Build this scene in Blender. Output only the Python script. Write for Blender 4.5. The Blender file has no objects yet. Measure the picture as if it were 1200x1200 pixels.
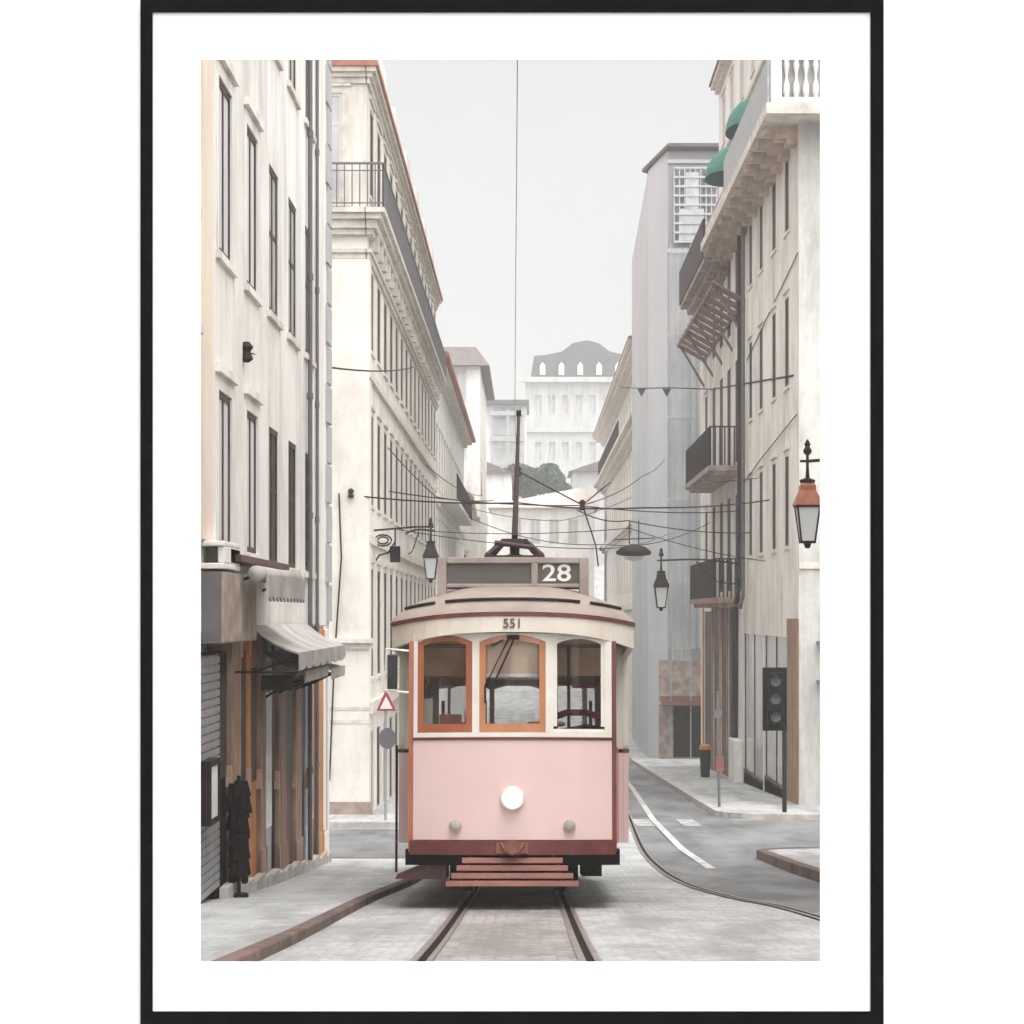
import bpy, math, random
from mathutils import Vector
random.seed(7)
R = math.radians
S = bpy.context.scene
COL = S.collection

# ------------------------------------------------------------------ camera, sky, sun, exposure
F = 2500.0                      # focal length in photo pixels (1200 wide)
cam = bpy.data.cameras.new('camera'); cam_o = bpy.data.objects.new('camera', cam); COL.objects.link(cam_o)
cam.sensor_width = 36; cam.lens = 36 * F / 1200
cam.shift_x = -20 / 1200; cam.shift_y = 120 / 1200
cam_o.location = (0, 0, 0); cam_o.rotation_euler = (R(90), 0, 0)
cam.clip_start = 0.1; cam.clip_end = 3000
S.camera = cam_o

SUN_EL, SUN_AZ = 70, 28          # azimuth: degrees to the right of straight behind the camera
w = bpy.data.worlds.new("World"); S.world = w; w.use_nodes = True
nt = w.node_tree; bg = nt.nodes['Background']
sky = nt.nodes.new('ShaderNodeTexSky'); sky.sky_type = 'NISHITA'; sky.sun_disc = False
sky.sun_elevation = R(SUN_EL); sky.sun_rotation = R(180 - SUN_AZ)
sky.air_density = 1.0; sky.dust_density = 6.0; sky.ozone_density = 1.0
hs = nt.nodes.new('ShaderNodeHueSaturation'); hs.inputs['Saturation'].default_value = 0.12
nt.links.new(sky.outputs[0], hs.inputs['Color']); nt.links.new(hs.outputs[0], bg.inputs[0])
bg.inputs[1].default_value = 0.0695
sun = bpy.data.lights.new('sun', 'SUN'); sun.energy = 1.5; sun.angle = R(130); sun.color = (1, .97, .93)
sun_o = bpy.data.objects.new('sun', sun); COL.objects.link(sun_o)
dz = Vector((math.sin(R(SUN_AZ)) * math.cos(R(SUN_EL)), -math.cos(R(SUN_AZ)) * math.cos(R(SUN_EL)), math.sin(R(SUN_EL))))
sun_o.rotation_euler = dz.to_track_quat('Z', 'Y').to_euler()
S.view_settings.view_transform = 'Standard'; S.view_settings.look = 'None'
S.view_settings.gamma = 1; S.view_settings.use_curve_mapping = False
S.view_settings.exposure = 1.7
S.render.engine = 'CYCLES'
S.cycles.use_denoising = True
S.cycles.max_bounces = 8; S.cycles.volume_bounces = 2; S.cycles.transparent_max_bounces = 12
S.cycles.use_fast_gi = False

# ------------------------------------------------------------------ helpers
def lin(c):
    return tuple(((v / 12.92) if v <= .04045 else ((v + .055) / 1.055) ** 2.4) for v in c)

def mat(name, col, rough=.8, col2=None, scale=2.0, stretch=(1, 1, 1), lo=.4, hi=.65, bump=0.0, bscale=30, metal=0, spec=.4, coat=0):
    m = bpy.data.materials.new(name); m.use_nodes = True
    t = m.node_tree; b = t.nodes['Principled BSDF']
    b.inputs['Roughness'].default_value = rough; b.inputs['Metallic'].default_value = metal
    b.inputs['Specular IOR Level'].default_value = spec
    b.inputs['Coat Weight'].default_value = coat
    tc = t.nodes.new('ShaderNodeTexCoord')
    mp = t.nodes.new('ShaderNodeMapping'); mp.inputs['Scale'].default_value = stretch
    t.links.new(tc.outputs['Object'], mp.inputs[0])
    n = t.nodes.new('ShaderNodeTexNoise'); n.inputs['Scale'].default_value = scale; n.inputs['Detail'].default_value = 6
    n.inputs['Roughness'].default_value = .62
    t.links.new(mp.outputs[0], n.inputs[0])
    r = t.nodes.new('ShaderNodeValToRGB'); r.color_ramp.elements[0].position = lo; r.color_ramp.elements[1].position = hi
    c2 = col2 or tuple(v * .88 for v in col)
    r.color_ramp.elements[0].color = (*c2, 1); r.color_ramp.elements[1].color = (*col, 1)
    t.links.new(n.outputs[0], r.inputs[0]); t.links.new(r.outputs[0], b.inputs['Base Color'])
    if bump:
        n2 = t.nodes.new('ShaderNodeTexNoise'); n2.inputs['Scale'].default_value = bscale; n2.inputs['Detail'].default_value = 4
        t.links.new(tc.outputs['Object'], n2.inputs[0])
        bp = t.nodes.new('ShaderNodeBump'); bp.inputs['Strength'].default_value = bump; bp.inputs['Distance'].default_value = .02
        t.links.new(n2.outputs[0], bp.inputs['Height']); t.links.new(bp.outputs[0], b.inputs['Normal'])
    return m

def plaster(name, col, stain, amount=.55, streak=1.0, grime=None):
    """rendered wall: patchy tone, vertical rain streaks, hairline grain"""
    m = bpy.data.materials.new(name); m.use_nodes = True
    t = m.node_tree; b = t.nodes['Principled BSDF']; b.inputs['Roughness'].default_value = .9; b.inputs['Specular IOR Level'].default_value = .2
    tc = t.nodes.new('ShaderNodeTexCoord')
    def noise(scale, st, det=5, ro=.6):
        mp = t.nodes.new('ShaderNodeMapping'); mp.inputs['Scale'].default_value = st
        t.links.new(tc.outputs['Object'], mp.inputs[0])
        n = t.nodes.new('ShaderNodeTexNoise'); n.inputs['Scale'].default_value = scale; n.inputs['Detail'].default_value = det
        n.inputs['Roughness'].default_value = ro
        t.links.new(mp.outputs[0], n.inputs[0]); return n.outputs[0]
    def ramp(src, lo, hi, v0=0, v1=1):
        r = t.nodes.new('ShaderNodeMapRange'); r.inputs[1].default_value = lo; r.inputs[2].default_value = hi
        r.inputs[3].default_value = v0; r.inputs[4].default_value = v1; t.links.new(src, r.inputs[0]); return r.outputs[0]
    def mix(fac, a, bcol):
        x = t.nodes.new('ShaderNodeMix'); x.data_type = 'RGBA'
        t.links.new(fac, x.inputs[0])
        if isinstance(a, tuple): x.inputs[6].default_value = (*a, 1)
        else: t.links.new(a, x.inputs[6])
        x.inputs[7].default_value = (*bcol, 1); return x.outputs[2]
    c = mix(ramp(noise(.7, (1, 1, .7), 9, .7), .46, .64, 0, amount), col, stain)
    c = mix(ramp(noise(1.5 * streak, (1, 1, .13), 8, .72), .5, .74, 0, min(1, amount)), c, tuple(v * .6 for v in stain))
    c = mix(ramp(noise(5, (1, 1, 1), 8, .75), .6, .8, 0, .5), c, grime or tuple(v * .6 for v in stain))
    t.links.new(c, b.inputs['Base Color'])
    bp = t.nodes.new('ShaderNodeBump'); bp.inputs['Strength'].default_value = .35; bp.inputs['Distance'].default_value = .02
    t.links.new(noise(14, (1, 1, 1), 6, .7), bp.inputs['Height']); t.links.new(bp.outputs[0], b.inputs['Normal'])
    return m

def cobble(name, col, col2, joint, size=.13, wear=(.62, .62, .6), jw=.16):
    """setts: voronoi cells with dark joints, worn polished patches"""
    m = bpy.data.materials.new(name); m.use_nodes = True
    t = m.node_tree; b = t.nodes['Principled BSDF']
    tc = t.nodes.new('ShaderNodeTexCoord')
    v = t.nodes.new('ShaderNodeTexVoronoi'); v.feature = 'DISTANCE_TO_EDGE'; v.inputs['Scale'].default_value = 1 / size; v.inputs['Randomness'].default_value = .55
    vc = t.nodes.new('ShaderNodeTexVoronoi'); vc.inputs['Scale'].default_value = 1 / size; vc.inputs['Randomness'].default_value = .55
    for x in (v, vc): t.links.new(tc.outputs['Object'], x.inputs['Vector'])
    n = t.nodes.new('ShaderNodeTexNoise'); n.inputs['Scale'].default_value = .8; n.inputs['Detail'].default_value = 8; n.inputs['Roughness'].default_value = .7
    t.links.new(tc.outputs['Object'], n.inputs[0])
    def mr(src, lo, hi, a=0, bb=1):
        r = t.nodes.new('ShaderNodeMapRange'); r.inputs[1].default_value = lo; r.inputs[2].default_value = hi
        r.inputs[3].default_value = a; r.inputs[4].default_value = bb; t.links.new(src, r.inputs[0]); return r.outputs[0]
    def mix(fac, a, bb):
        x = t.nodes.new('ShaderNodeMix'); x.data_type = 'RGBA'; t.links.new(fac, x.inputs[0])
        for i, c in ((6, a), (7, bb)):
            if isinstance(c, tuple): x.inputs[i].default_value = (*c, 1)
            else: t.links.new(c, x.inputs[i])
        return x.outputs[2]
    sp = t.nodes.new('ShaderNodeSeparateColor'); t.links.new(vc.outputs['Color'], sp.inputs[0])
    c = mix(mr(sp.outputs[0], 0, 1), col, col2)
    c = mix(mr(n.outputs[0], .46, .62, 0, .85), c, wear)
    n3 = t.nodes.new('ShaderNodeTexNoise'); n3.inputs['Scale'].default_value = 2.6; n3.inputs['Detail'].default_value = 7; n3.inputs['Roughness'].default_value = .75
    mp3 = t.nodes.new('ShaderNodeMapping'); mp3.inputs['Scale'].default_value = (1, .35, 1); t.links.new(tc.outputs['Object'], mp3.inputs[0]); t.links.new(mp3.outputs[0], n3.inputs[0])
    c = mix(mr(n3.outputs[0], .55, .75, 0, .65), c, tuple(k * .55 for k in col))
    c = mix(mr(v.outputs['Distance'], 0, jw, .5, 0), c, joint)
    n4 = t.nodes.new('ShaderNodeTexNoise'); n4.inputs['Scale'].default_value = .9; n4.inputs['Detail'].default_value = 9; n4.inputs['Roughness'].default_value = .72
    mp4 = t.nodes.new('ShaderNodeMapping'); mp4.inputs['Scale'].default_value = (1.6, .3, 1); mp4.inputs['Location'].default_value = (3, 7, 1); t.links.new(tc.outputs['Object'], mp4.inputs[0]); t.links.new(mp4.outputs[0], n4.inputs[0])
    c = mix(mr(n4.outputs[0], .46, .6, 0, .85), c, tuple(k * .5 for k in col2))
    t.links.new(c, b.inputs['Base Color'])
    t.links.new(mr(n.outputs[0], .35, .7, .75, .45), b.inputs['Roughness'])
    bp = t.nodes.new('ShaderNodeBump'); bp.inputs['Strength'].default_value = .45; bp.inputs['Distance'].default_value = .012
    t.links.new(mr(v.outputs['Distance'], 0, .3), bp.inputs['Height']); t.links.new(bp.outputs[0], b.inputs['Normal'])
    return m

def glass(name, tint=(.9, .92, .92), refl=.12):
    m = bpy.data.materials.new(name); m.use_nodes = True; t = m.node_tree
    t.nodes.remove(t.nodes['Principled BSDF']); out = t.nodes['Material Output']
    tr = t.nodes.new('ShaderNodeBsdfTransparent'); tr.inputs[0].default_value = (*tint, 1)
    gl = t.nodes.new('ShaderNodeBsdfGlossy'); gl.inputs['Roughness'].default_value = .02
    fr = t.nodes.new('ShaderNodeFresnel'); fr.inputs[0].default_value = 1.5
    ad = t.nodes.new('ShaderNodeMath'); ad.operation = 'ADD'; ad.inputs[1].default_value = refl; t.links.new(fr.outputs[0], ad.inputs[0])
    mx = t.nodes.new('ShaderNodeMixShader'); t.links.new(ad.outputs[0], mx.inputs[0]); t.links.new(tr.outputs[0], mx.inputs[1]); t.links.new(gl.outputs[0], mx.inputs[2])
    t.links.new(mx.outputs[0], out.inputs[0]); return m

def emit(name, col, st, cz, rad):
    """lit lens: hot centre, dimmer rim"""
    m = bpy.data.materials.new(name); m.use_nodes = True; t = m.node_tree; b = t.nodes['Principled BSDF']
    b.inputs['Base Color'].default_value = (.3, .28, .24, 1); b.inputs['Roughness'].default_value = .15; b.inputs['Emission Color'].default_value = (*col, 1)
    tc = t.nodes.new('ShaderNodeTexCoord'); sp = t.nodes.new('ShaderNodeSeparateXYZ'); cb = t.nodes.new('ShaderNodeCombineXYZ'); sb = t.nodes.new('ShaderNodeMath'); sb.operation = 'SUBTRACT'; sb.inputs[1].default_value = cz
    ln = t.nodes.new('ShaderNodeVectorMath'); ln.operation = 'LENGTH'; mr = t.nodes.new('ShaderNodeMapRange'); mr.inputs[1].default_value = 0; mr.inputs[2].default_value = rad; mr.inputs[3].default_value = st; mr.inputs[4].default_value = .12; mr.interpolation_type = 'SMOOTHERSTEP'
    t.links.new(tc.outputs['Object'], sp.inputs[0]); t.links.new(sp.outputs[0], cb.inputs[0]); t.links.new(sp.outputs[2], sb.inputs[0]); t.links.new(sb.outputs[0], cb.inputs[2])
    t.links.new(cb.outputs[0], ln.inputs[0]); t.links.new(ln.outputs['Value'], mr.inputs[0]); t.links.new(mr.outputs[0], b.inputs['Emission Strength'])
    return m

class MB:
    def __init__(s): s.v = []; s.f = []
    def add(s, vs, fs):
        o = len(s.v); s.v += [tuple(p) for p in vs]; s.f += [tuple(i + o for i in f) for f in fs]; return s
    def quad(s, *p): return s.add(p, [tuple(range(len(p)))])
    def hexa(s, a): return s.add(a, [(0, 1, 2, 3), (4, 7, 6, 5), (0, 4, 5, 1), (1, 5, 6, 2), (2, 6, 7, 3), (3, 7, 4, 0)])
    def box(s, x0, x1, y0, y1, z0, z1):
        return s.hexa([(x0, y0, z0), (x1, y0, z0), (x1, y1, z0), (x0, y1, z0), (x0, y0, z1), (x1, y0, z1), (x1, y1, z1), (x0, y1, z1)])
    def prism(s, pts, axis, lo, hi):
        """2-D outline pts extruded along axis ('x','y','z')"""
        def P(a, b, t):
            return {'x': (t, a, b), 'y': (a, t, b), 'z': (a, b, t)}[axis]
        n = len(pts); vs = [P(a, b, lo) for a, b in pts] + [P(a, b, hi) for a, b in pts]
        fs = [tuple(range(n - 1, -1, -1)), tuple(range(n, 2 * n))] + [(i, (i + 1) % n, n + (i + 1) % n, n + i) for i in range(n)]
        return s.add(vs, fs)
    def tube(s, pts, r, n=6, r2=None):
        pts = [Vector(p) for p in pts]; k = len(pts); vs = []; fs = []
        for i, p in enumerate(pts):
            d = (pts[min(i + 1, k - 1)] - pts[max(i - 1, 0)]).normalized()
            a = d.cross(Vector((0, 0, 1)) if abs(d.z) < .9 else Vector((1, 0, 0))).normalized(); b = d.cross(a)
            rr = r if r2 is None else r + (r2 - r) * i / (k - 1)
            for j in range(n):
                t = 2 * math.pi * j / n; vs.append(p + (a * math.cos(t) + b * math.sin(t)) * rr)
        for i in range(k - 1):
            for j in range(n): fs.append((i * n + j, i * n + (j + 1) % n, (i + 1) * n + (j + 1) % n, (i + 1) * n + j))
        fs += [tuple(range(n - 1, -1, -1)), tuple((k - 1) * n + j for j in range(n))]
        return s.add(vs, fs)
    def lathe(s, prof, c=(0, 0, 0), n=16, axis='z', sq=False):
        vs = []; fs = []; k = len(prof)
        for r, h in prof:
            for j in range(n):
                t = 2 * math.pi * (j + (.5 if sq else 0)) / n; a, b = r * math.cos(t), r * math.sin(t)
                p = {'z': (a, b, h), 'y': (a, h, b), 'x': (h, a, b)}[axis]
                vs.append((c[0] + p[0], c[1] + p[1], c[2] + p[2]))
        for i in range(k - 1):
            for j in range(n): fs.append((i * n + j, i * n + (j + 1) % n, (i + 1) * n + (j + 1) % n, (i + 1) * n + j))
        fs += [tuple(range(n - 1, -1, -1)), tuple((k - 1) * n + j for j in range(n))]
        return s.add(vs, fs)
    def build(s, name, m, parent=None, loc=None, smooth=False, bevel=0):
        me = bpy.data.meshes.new(name); me.from_pydata(s.v, [], s.f); me.update()
        import bmesh
        b = bmesh.new(); b.from_mesh(me); bmesh.ops.recalc_face_normals(b, faces=b.faces); b.to_mesh(me); b.free()
        me.materials.append(m)
        if smooth:
            for p in me.polygons: p.use_smooth = True
        o = bpy.data.objects.new(name, me); COL.objects.link(o)
        if parent: o.parent = parent
        if loc: o.location = loc
        if bevel:
            q = o.modifiers.new('bevel', 'BEVEL'); q.width = bevel; q.segments = 2; q.limit_method = 'ANGLE'; q.angle_limit = R(40)
        return o

def tag(o, label=None, cat=None, group=None, kind=None):
    for k, v in (('label', label), ('category', cat), ('group', group), ('kind', kind)):
        if v: o[k] = v
    return o

def empty(name, label, cat, loc=(0, 0, 0), group=None):
    o = bpy.data.objects.new(name, None); COL.objects.link(o); o.location = loc
    return tag(o, label, cat, group)

KN = [(-40, 2.2), (0, -.75), (10.4, -1.775), (14, -2.14), (18.6, -2.575), (21.4, -2.84), (26.5, -3.26), (29.5, -3.48), (35, -3.85), (42, -4.21), (49, -4.5), (60, -4.93), (73, -5.43), (86, -5.9),
      (110, -6.5), (160, -6.8), (180, -4.5), (200, 2), (250, 11), (300, 18), (330, 20), (700, 20)]
def _smooth(K):
    out = []
    sl = [(K[min(i + 1, len(K) - 1)][1] - K[max(i - 1, 0)][1]) / (K[min(i + 1, len(K) - 1)][0] - K[max(i - 1, 0)][0]) for i in range(len(K))]
    for i in range(len(K) - 1):
        (xa, ya), (xb, yb_) = K[i], K[i + 1]; h = xb - xa
        for j in range(4):
            t = j / 4; out.append((xa + h * t, (2*t**3 - 3*t*t + 1) * ya + (t**3 - 2*t*t + t) * h * sl[i] + (-2*t**3 + 3*t*t) * yb_ + (t**3 - t*t) * h * sl[i + 1]))
    return out + [K[-1]]
KN = _smooth(KN)
def gz(y):
    for (a, za), (b, zb) in zip(KN, KN[1:]):
        if y <= b: return za + (zb - za) * (y - a) / (b - a)
    return KN[-1][1]
def ycuts(y0, y1, step=None):
    ys = [y0] + [k for k, _ in KN if y0 < k < y1] + [y1]
    return ys
def strip(mb, x0, x1, y0, y1, up):
    """sheet following the street's fall"""
    ys = ycuts(y0, y1)
    for a, b in zip(ys, ys[1:]):
        mb.quad((x0, a, gz(a) + up), (x1, a, gz(a) + up), (x1, b, gz(b) + up), (x0, b, gz(b) + up))
    return mb
def kerbbar(mb, x0, x1, y0, y1, lo, hi):
    ys = ycuts(y0, y1)
    for a, b in zip(ys, ys[1:]):
        za, zb = gz(a), gz(b)
        mb.hexa([(x0, a, za + lo), (x1, a, za + lo), (x1, b, zb + lo), (x0, b, zb + lo), (x0, a, za + hi), (x1, a, za + hi), (x1, b, zb + hi), (x0, b, zb + hi)])
    return mb
def ribbon(mb, pts, wdt, up):
    pts = [Vector((x, y, gz(y) + up)) for x, y in pts]
    L = []
    for i, p in enumerate(pts):
        d = (pts[min(i + 1, len(pts) - 1)] - pts[max(i - 1, 0)]); n = Vector((d.y, -d.x, 0)).normalized() * wdt / 2
        L.append((p - n, p + n))
    for (a, b), (c, d) in zip(L, L[1:]): mb.quad(a, b, d, c)
    return mb
def smoothpath(pts, k=6):
    out = []
    P = [pts[0]] + list(pts) + [pts[-1]]
    for i in range(1, len(P) - 2):
        for j in range(k):
            t = j / k; a, b, c, d = P[i - 1], P[i], P[i + 1], P[i + 2]
            out.append(tuple(.5 * (2 * b[q] + (c[q] - a[q]) * t + (2 * a[q] - 5 * b[q] + 4 * c[q] - d[q]) * t * t + (3 * b[q] - a[q] - 3 * c[q] + d[q]) * t ** 3) for q in range(len(b))))
    return out + [pts[-1]]

# ------------------------------------------------------------------ materials
M = dict(
    plaster_white=plaster('plaster_white', (.77, .755, .72), (.53, .505, .475), .6),
    plaster_warm=plaster('plaster_warm', (.78, .745, .69), (.55, .49, .44), .7),
    plaster_cream=plaster('plaster_cream', (.72, .695, .64), (.52, .47, .42), .6),
    plaster_grey=plaster('plaster_grey', (.42, .425, .43), (.30, .30, .305), .6),
    plaster_pink=plaster('plaster_pink', (.76, .68, .56), (.70, .54, .47), .8),
    plaster_far=plaster('plaster_far', (.44, .44, .43), (.33, .33, .33), .5),  # low-contrast tone, part of the distance haze is put into the colour
    plaster_aged=plaster('plaster_aged', (.62, .605, .58), (.42, .40, .38), .8),
    stone=mat('stone', (.66, .62, .56), .85, (.48, .43, .38), 3, lo=.35, hi=.6, bump=.3),
    stone_brown=mat('stone_brown', (.42, .35, .30), .85, (.25, .19, .16), 2.5, bump=.3),
    iron=mat('iron', (.014, .012, .012), .55, (.03, .02, .018), 6, spec=.08),
    iron_brown=mat('iron_brown', (.045, .027, .025), .6, (.025, .016, .016), 6, spec=.1),
    pane=mat('pane', (.045, .038, .036), .45, (.02, .017, .016), 1.2, spec=.1),
    pane_pale=mat('pane_pale', (.50, .50, .50), .25, (.40, .40, .41), .8, spec=.5),
    shutter_pale=mat('shutter_pale', (.62, .62, .61), .6, (.54, .53, .52), 2, stretch=(1, 1, .2)),
    sash=mat('sash', (.62, .60, .57), .6, (.5, .47, .44), 3),
    sash_dark=mat('sash_dark', (.09, .068, .06), .6, (.05, .038, .034), 3, spec=.2),  # dark frame colour also stands in for the shadow lines of window reveals
    tile=mat('tile', (.42, .17, .11), .85, (.30, .12, .09), 5, bump=.5, bscale=9),
    tile_brown=mat('tile_brown', (.17, .145, .135), .85, (.12, .105, .1), 3, bump=.4, bscale=6),
    slate=mat('slate', (.06, .064, .072), .7, (.04, .043, .05), 1.5, bump=.3, bscale=6),
    orange=mat('orange_wood', (.62, .26, .05), .5, (.38, .14, .035), 6, stretch=(1, 1, .15)),
    brownwood=mat('brown_wood', (.12, .038, .026), .55, (.055, .02, .015), 6, stretch=(1, 1, .15)),
    bracket_stone=mat('bracket_stone', (.60, .48, .40), .8, (.42, .32, .27), 3, bump=.2),
    ochre=mat('ochre_paint', (.36, .225, .14), .7, (.22, .13, .08), 4, stretch=(1, 1, .2)),
    tan=mat('tan_stone', (.42, .285, .205), .8, (.22, .135, .095), 4, stretch=(1, 1, .25), bump=.2),
    dark=mat('dark', (.008, .007, .007), .6, (.005, .004, .004), 4, spec=.06),
    grey=mat('grey_paint', (.14, .135, .14), .5, (.11, .105, .11), 4),
    palegrey=mat('pale_grey', (.50, .51, .53), .5, (.40, .41, .43), 4),
    white=mat('white_paint', (.78, .77, .75), .5, (.66, .65, .63), 4),
    canvas=mat('canvas', (.48, .46, .44), .85, (.33, .31, .29), 2.2, bump=.2, bscale=60),
    zinc=mat('zinc', (.40, .40, .41), .45, (.30, .30, .31), 5, metal=.3),
    pink=mat('tram_pink', (.75, .57, .55), .3, (.70, .505, .49), 1.3, lo=.3, hi=.7, coat=.3),
    cream=mat('tram_cream', (.74, .68, .60), .38, (.62, .55, .47), 2.0, lo=.3, hi=.62, coat=.2),
    tram_white=mat('tram_white', (.80, .77, .73), .35, (.72, .68, .63), 3, coat=.2),
    tram_roof=mat('tram_roof', (.34, .285, .25), .6, (.25, .2, .175), 2.5, lo=.3, hi=.65, bump=.15, bscale=20),
    tram_wood=mat('tram_wood', (.43, .135, .055), .35, (.32, .09, .04), 5, stretch=(1, 1, .2), coat=.4),
    tram_wood_pale=mat('tram_wood_pale', (.56, .24, .11), .35, (.46, .18, .08), 5, stretch=(1, 1, .2), coat=.4),
    tram_red=mat('tram_red', (.17, .038, .03), .4, (.10, .02, .018), 4, coat=.2),
    plum=mat('plum_iron', (.055, .02, .025), .55, (.03, .014, .016), 5),
    blind=mat('blind_cloth', (.74, .56, .44), .8, (.66, .48, .36), 3, stretch=(.3, 1, 3)),
    slat=mat('fender_wood', (.27, .105, .075), .6, (.17, .06, .045), 7, stretch=(.3, 1, 1)),
    signgrey=mat('sign_grey', (.115, .10, .095), .5, (.09, .08, .075), 3, stretch=(.3, 1, 4)),
    signframe=mat('sign_frame', (.36, .31, .28), .55, (.27, .225, .2), 4),
    lining=mat('interior_lining', (.80, .58, .42), .6, (.52, .33, .2), 2),
    seat=mat('seat_red', (.20, .02, .03), .45, (.13, .012, .018), 4),
    cabgrey=mat('cab_grey', (.07, .07, .075), .5, (.12, .12, .125), 4),
    brass=mat('brass', (.62, .42, .33), .35, (.5, .32, .24), 6, metal=.3),
    steel=mat('steel', (.42, .40, .395), .35, (.24, .19, .18), 8, metal=.6),
    kerb=mat('kerb_stone', (.16, .105, .085), .8, (.08, .052, .044), 2.2, lo=.35, hi=.6, bump=.4),
    kerb_pale=mat('kerb_pale', (.52, .50, .47), .8, (.35, .32, .3), 3, bump=.3),
    asphalt=mat('asphalt', (.20, .205, .21), .7, (.10, .10, .105), .9, stretch=(1.3, .35, 1), lo=.38, hi=.62, bump=.4, bscale=60),
    road_paint=mat('road_paint', (.52, .52, .52), .6, (.26, .26, .26), 4, lo=.36, hi=.56),
    worn_paint=mat('worn_paint', (.42, .42, .42), .7, (.2, .2, .2), 3, lo=.4, hi=.6),
    lamp_glass=mat('lamp_glass', (.66, .68, .68), .25, (.6, .62, .62), 3),
    copper=mat('copper_paint', (.36, .115, .06), .5, (.25, .07, .04), 8),
    teal=mat('teal_canvas', (.055, .20, .155), .8, (.04, .15, .12), 3),
    leaf=mat('leaf', (.045, .08, .055), .7, (.025, .05, .038), .9),
    bark=mat('bark', (.12, .09, .07), .9, (.08, .06, .05), 4),
    glass=glass('glass'), tram_glass=glass('tram_glass', (.80, .81, .81), -.02),
    shopglass=mat('shop_glass', (.58, .59, .6), .12, (.36, .36, .38), .7, stretch=(1, 1, .4), spec=.6),  # pale tones paint the bright reflection into the glass colour
    led=emit('headlight_lit', (1, .9, .74), 16.0, .965, .095),
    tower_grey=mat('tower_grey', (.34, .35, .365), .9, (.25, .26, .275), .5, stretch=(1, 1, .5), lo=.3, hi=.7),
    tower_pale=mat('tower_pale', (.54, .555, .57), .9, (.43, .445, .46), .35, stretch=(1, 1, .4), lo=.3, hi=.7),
    tower_roof=mat('tower_roof', (.15, .14, .14), .8, (.10, .095, .095), 2),
    lens_grey=mat('lens_grey', (.17, .175, .18), .25, (.12, .12, .125), 4),
    mirror=mat('mirror', (.01, .01, .01), .15, (.02, .02, .02), 3),
    red_sign=mat('red_paint', (.30, .045, .05), .45, (.36, .03, .04), 4),
    trellis=mat('trellis_wood', (.27, .18, .15), .75, (.17, .10, .08), 5),
    frame_black=mat('frame_black', (.003, .0025, .0025), .8, (.002, .002, .002), 4, spec=0),
    mat_board=mat('mat_board', (.88, .88, .88), .95, (.87, .87, .87), 3, spec=.1),
    gallery=mat('gallery_white', (.88, .88, .88), .95, (.87, .87, .87), 3, spec=.1),
    black_cloth=mat('black_cloth', (.008, .007, .007), .85, (.016, .013, .013), 9, spec=.05),
)
def netting():
    m = mat('netting', (.46, .475, .49), .9, (.32, .335, .35), 1.2, stretch=(1, 1, .25)); t = m.node_tree; out = t.nodes['Material Output']
    tr_ = t.nodes.new('ShaderNodeBsdfTransparent'); mx_ = t.nodes.new('ShaderNodeMixShader'); mx_.inputs[0].default_value = .55
    t.links.new(tr_.outputs[0], mx_.inputs[1]); t.links.new(t.nodes['Principled BSDF'].outputs[0], mx_.inputs[2]); t.links.new(mx_.outputs[0], out.inputs[0]); return m
M['netting'] = netting()
M['setts'] = cobble('setts', (.33, .335, .335), (.46, .465, .465), (.2, .195, .19), .085, (.52, .53, .535))
M['setts_brown'] = cobble('setts_brown', (.23, .21, .195), (.36, .345, .33), (.12, .1, .09), .085, (.40, .39, .38))
M['pavement_stone'] = cobble('pavement_stone', (.37, .38, .38), (.46, .465, .465), (.27, .27, .27), .06, (.5, .51, .51), .12)

# ------------------------------------------------------------------ setting: ground
def struct(mb, name, m, **k): return tag(mb.build(name, m, **k), kind='structure')
g = MB()
for a, b in zip([10.42] + [k for k, _ in KN if k > 10.42], [k for k, _ in KN if k > 10.42]):
    g.quad((-260, a, gz(a)), (260, a, gz(a)), (260, b, gz(b)), (-260, b, gz(b)))
struct(g, 'street', M['setts'])
struct(strip(MB(), -.655, .40, 10.45, 150, .004), 'track_bed', M['setts_brown'])
# asphalt: the side street crossing behind the tram and the lane on the right
ap = MB()
strip(ap, -40, -.83, 30.8, 41.6, .006)
pts_in = [(2.29, 16.4), (2.2, 19.2), (1.98, 21.4), (1.77, 24.3), (1.72, 28.7), (1.80, 34.3), (2.08, 44.5), (2.5, 61), (2.9, 85), (3.0, 120)]
pin = smoothpath(pts_in, 8)
def xin(y):
    for (xa, ya), (xb, yb) in zip(pin, pin[1:]):
        if ya <= y <= yb: return xa + (xb - xa) * (y - ya) / (yb - ya)
    return pin[-1][0]
ys = sorted(set([p[1] for p in pin] + [k for k, _ in KN if 16.4 < k < 120] + [31.9, 44.9]))
for a, b in zip(ys, ys[1:]):
    xo = 30 if 31.8 < a < 44.8 else 4.3
    ap.quad((xin(a), a, gz(a) + .006), (xo, a, gz(a) + .006), (xo, b, gz(b) + .006), (xin(b), b, gz(b) + .006))
struct(ap, 'asphalt_road', M['asphalt'])
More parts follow.
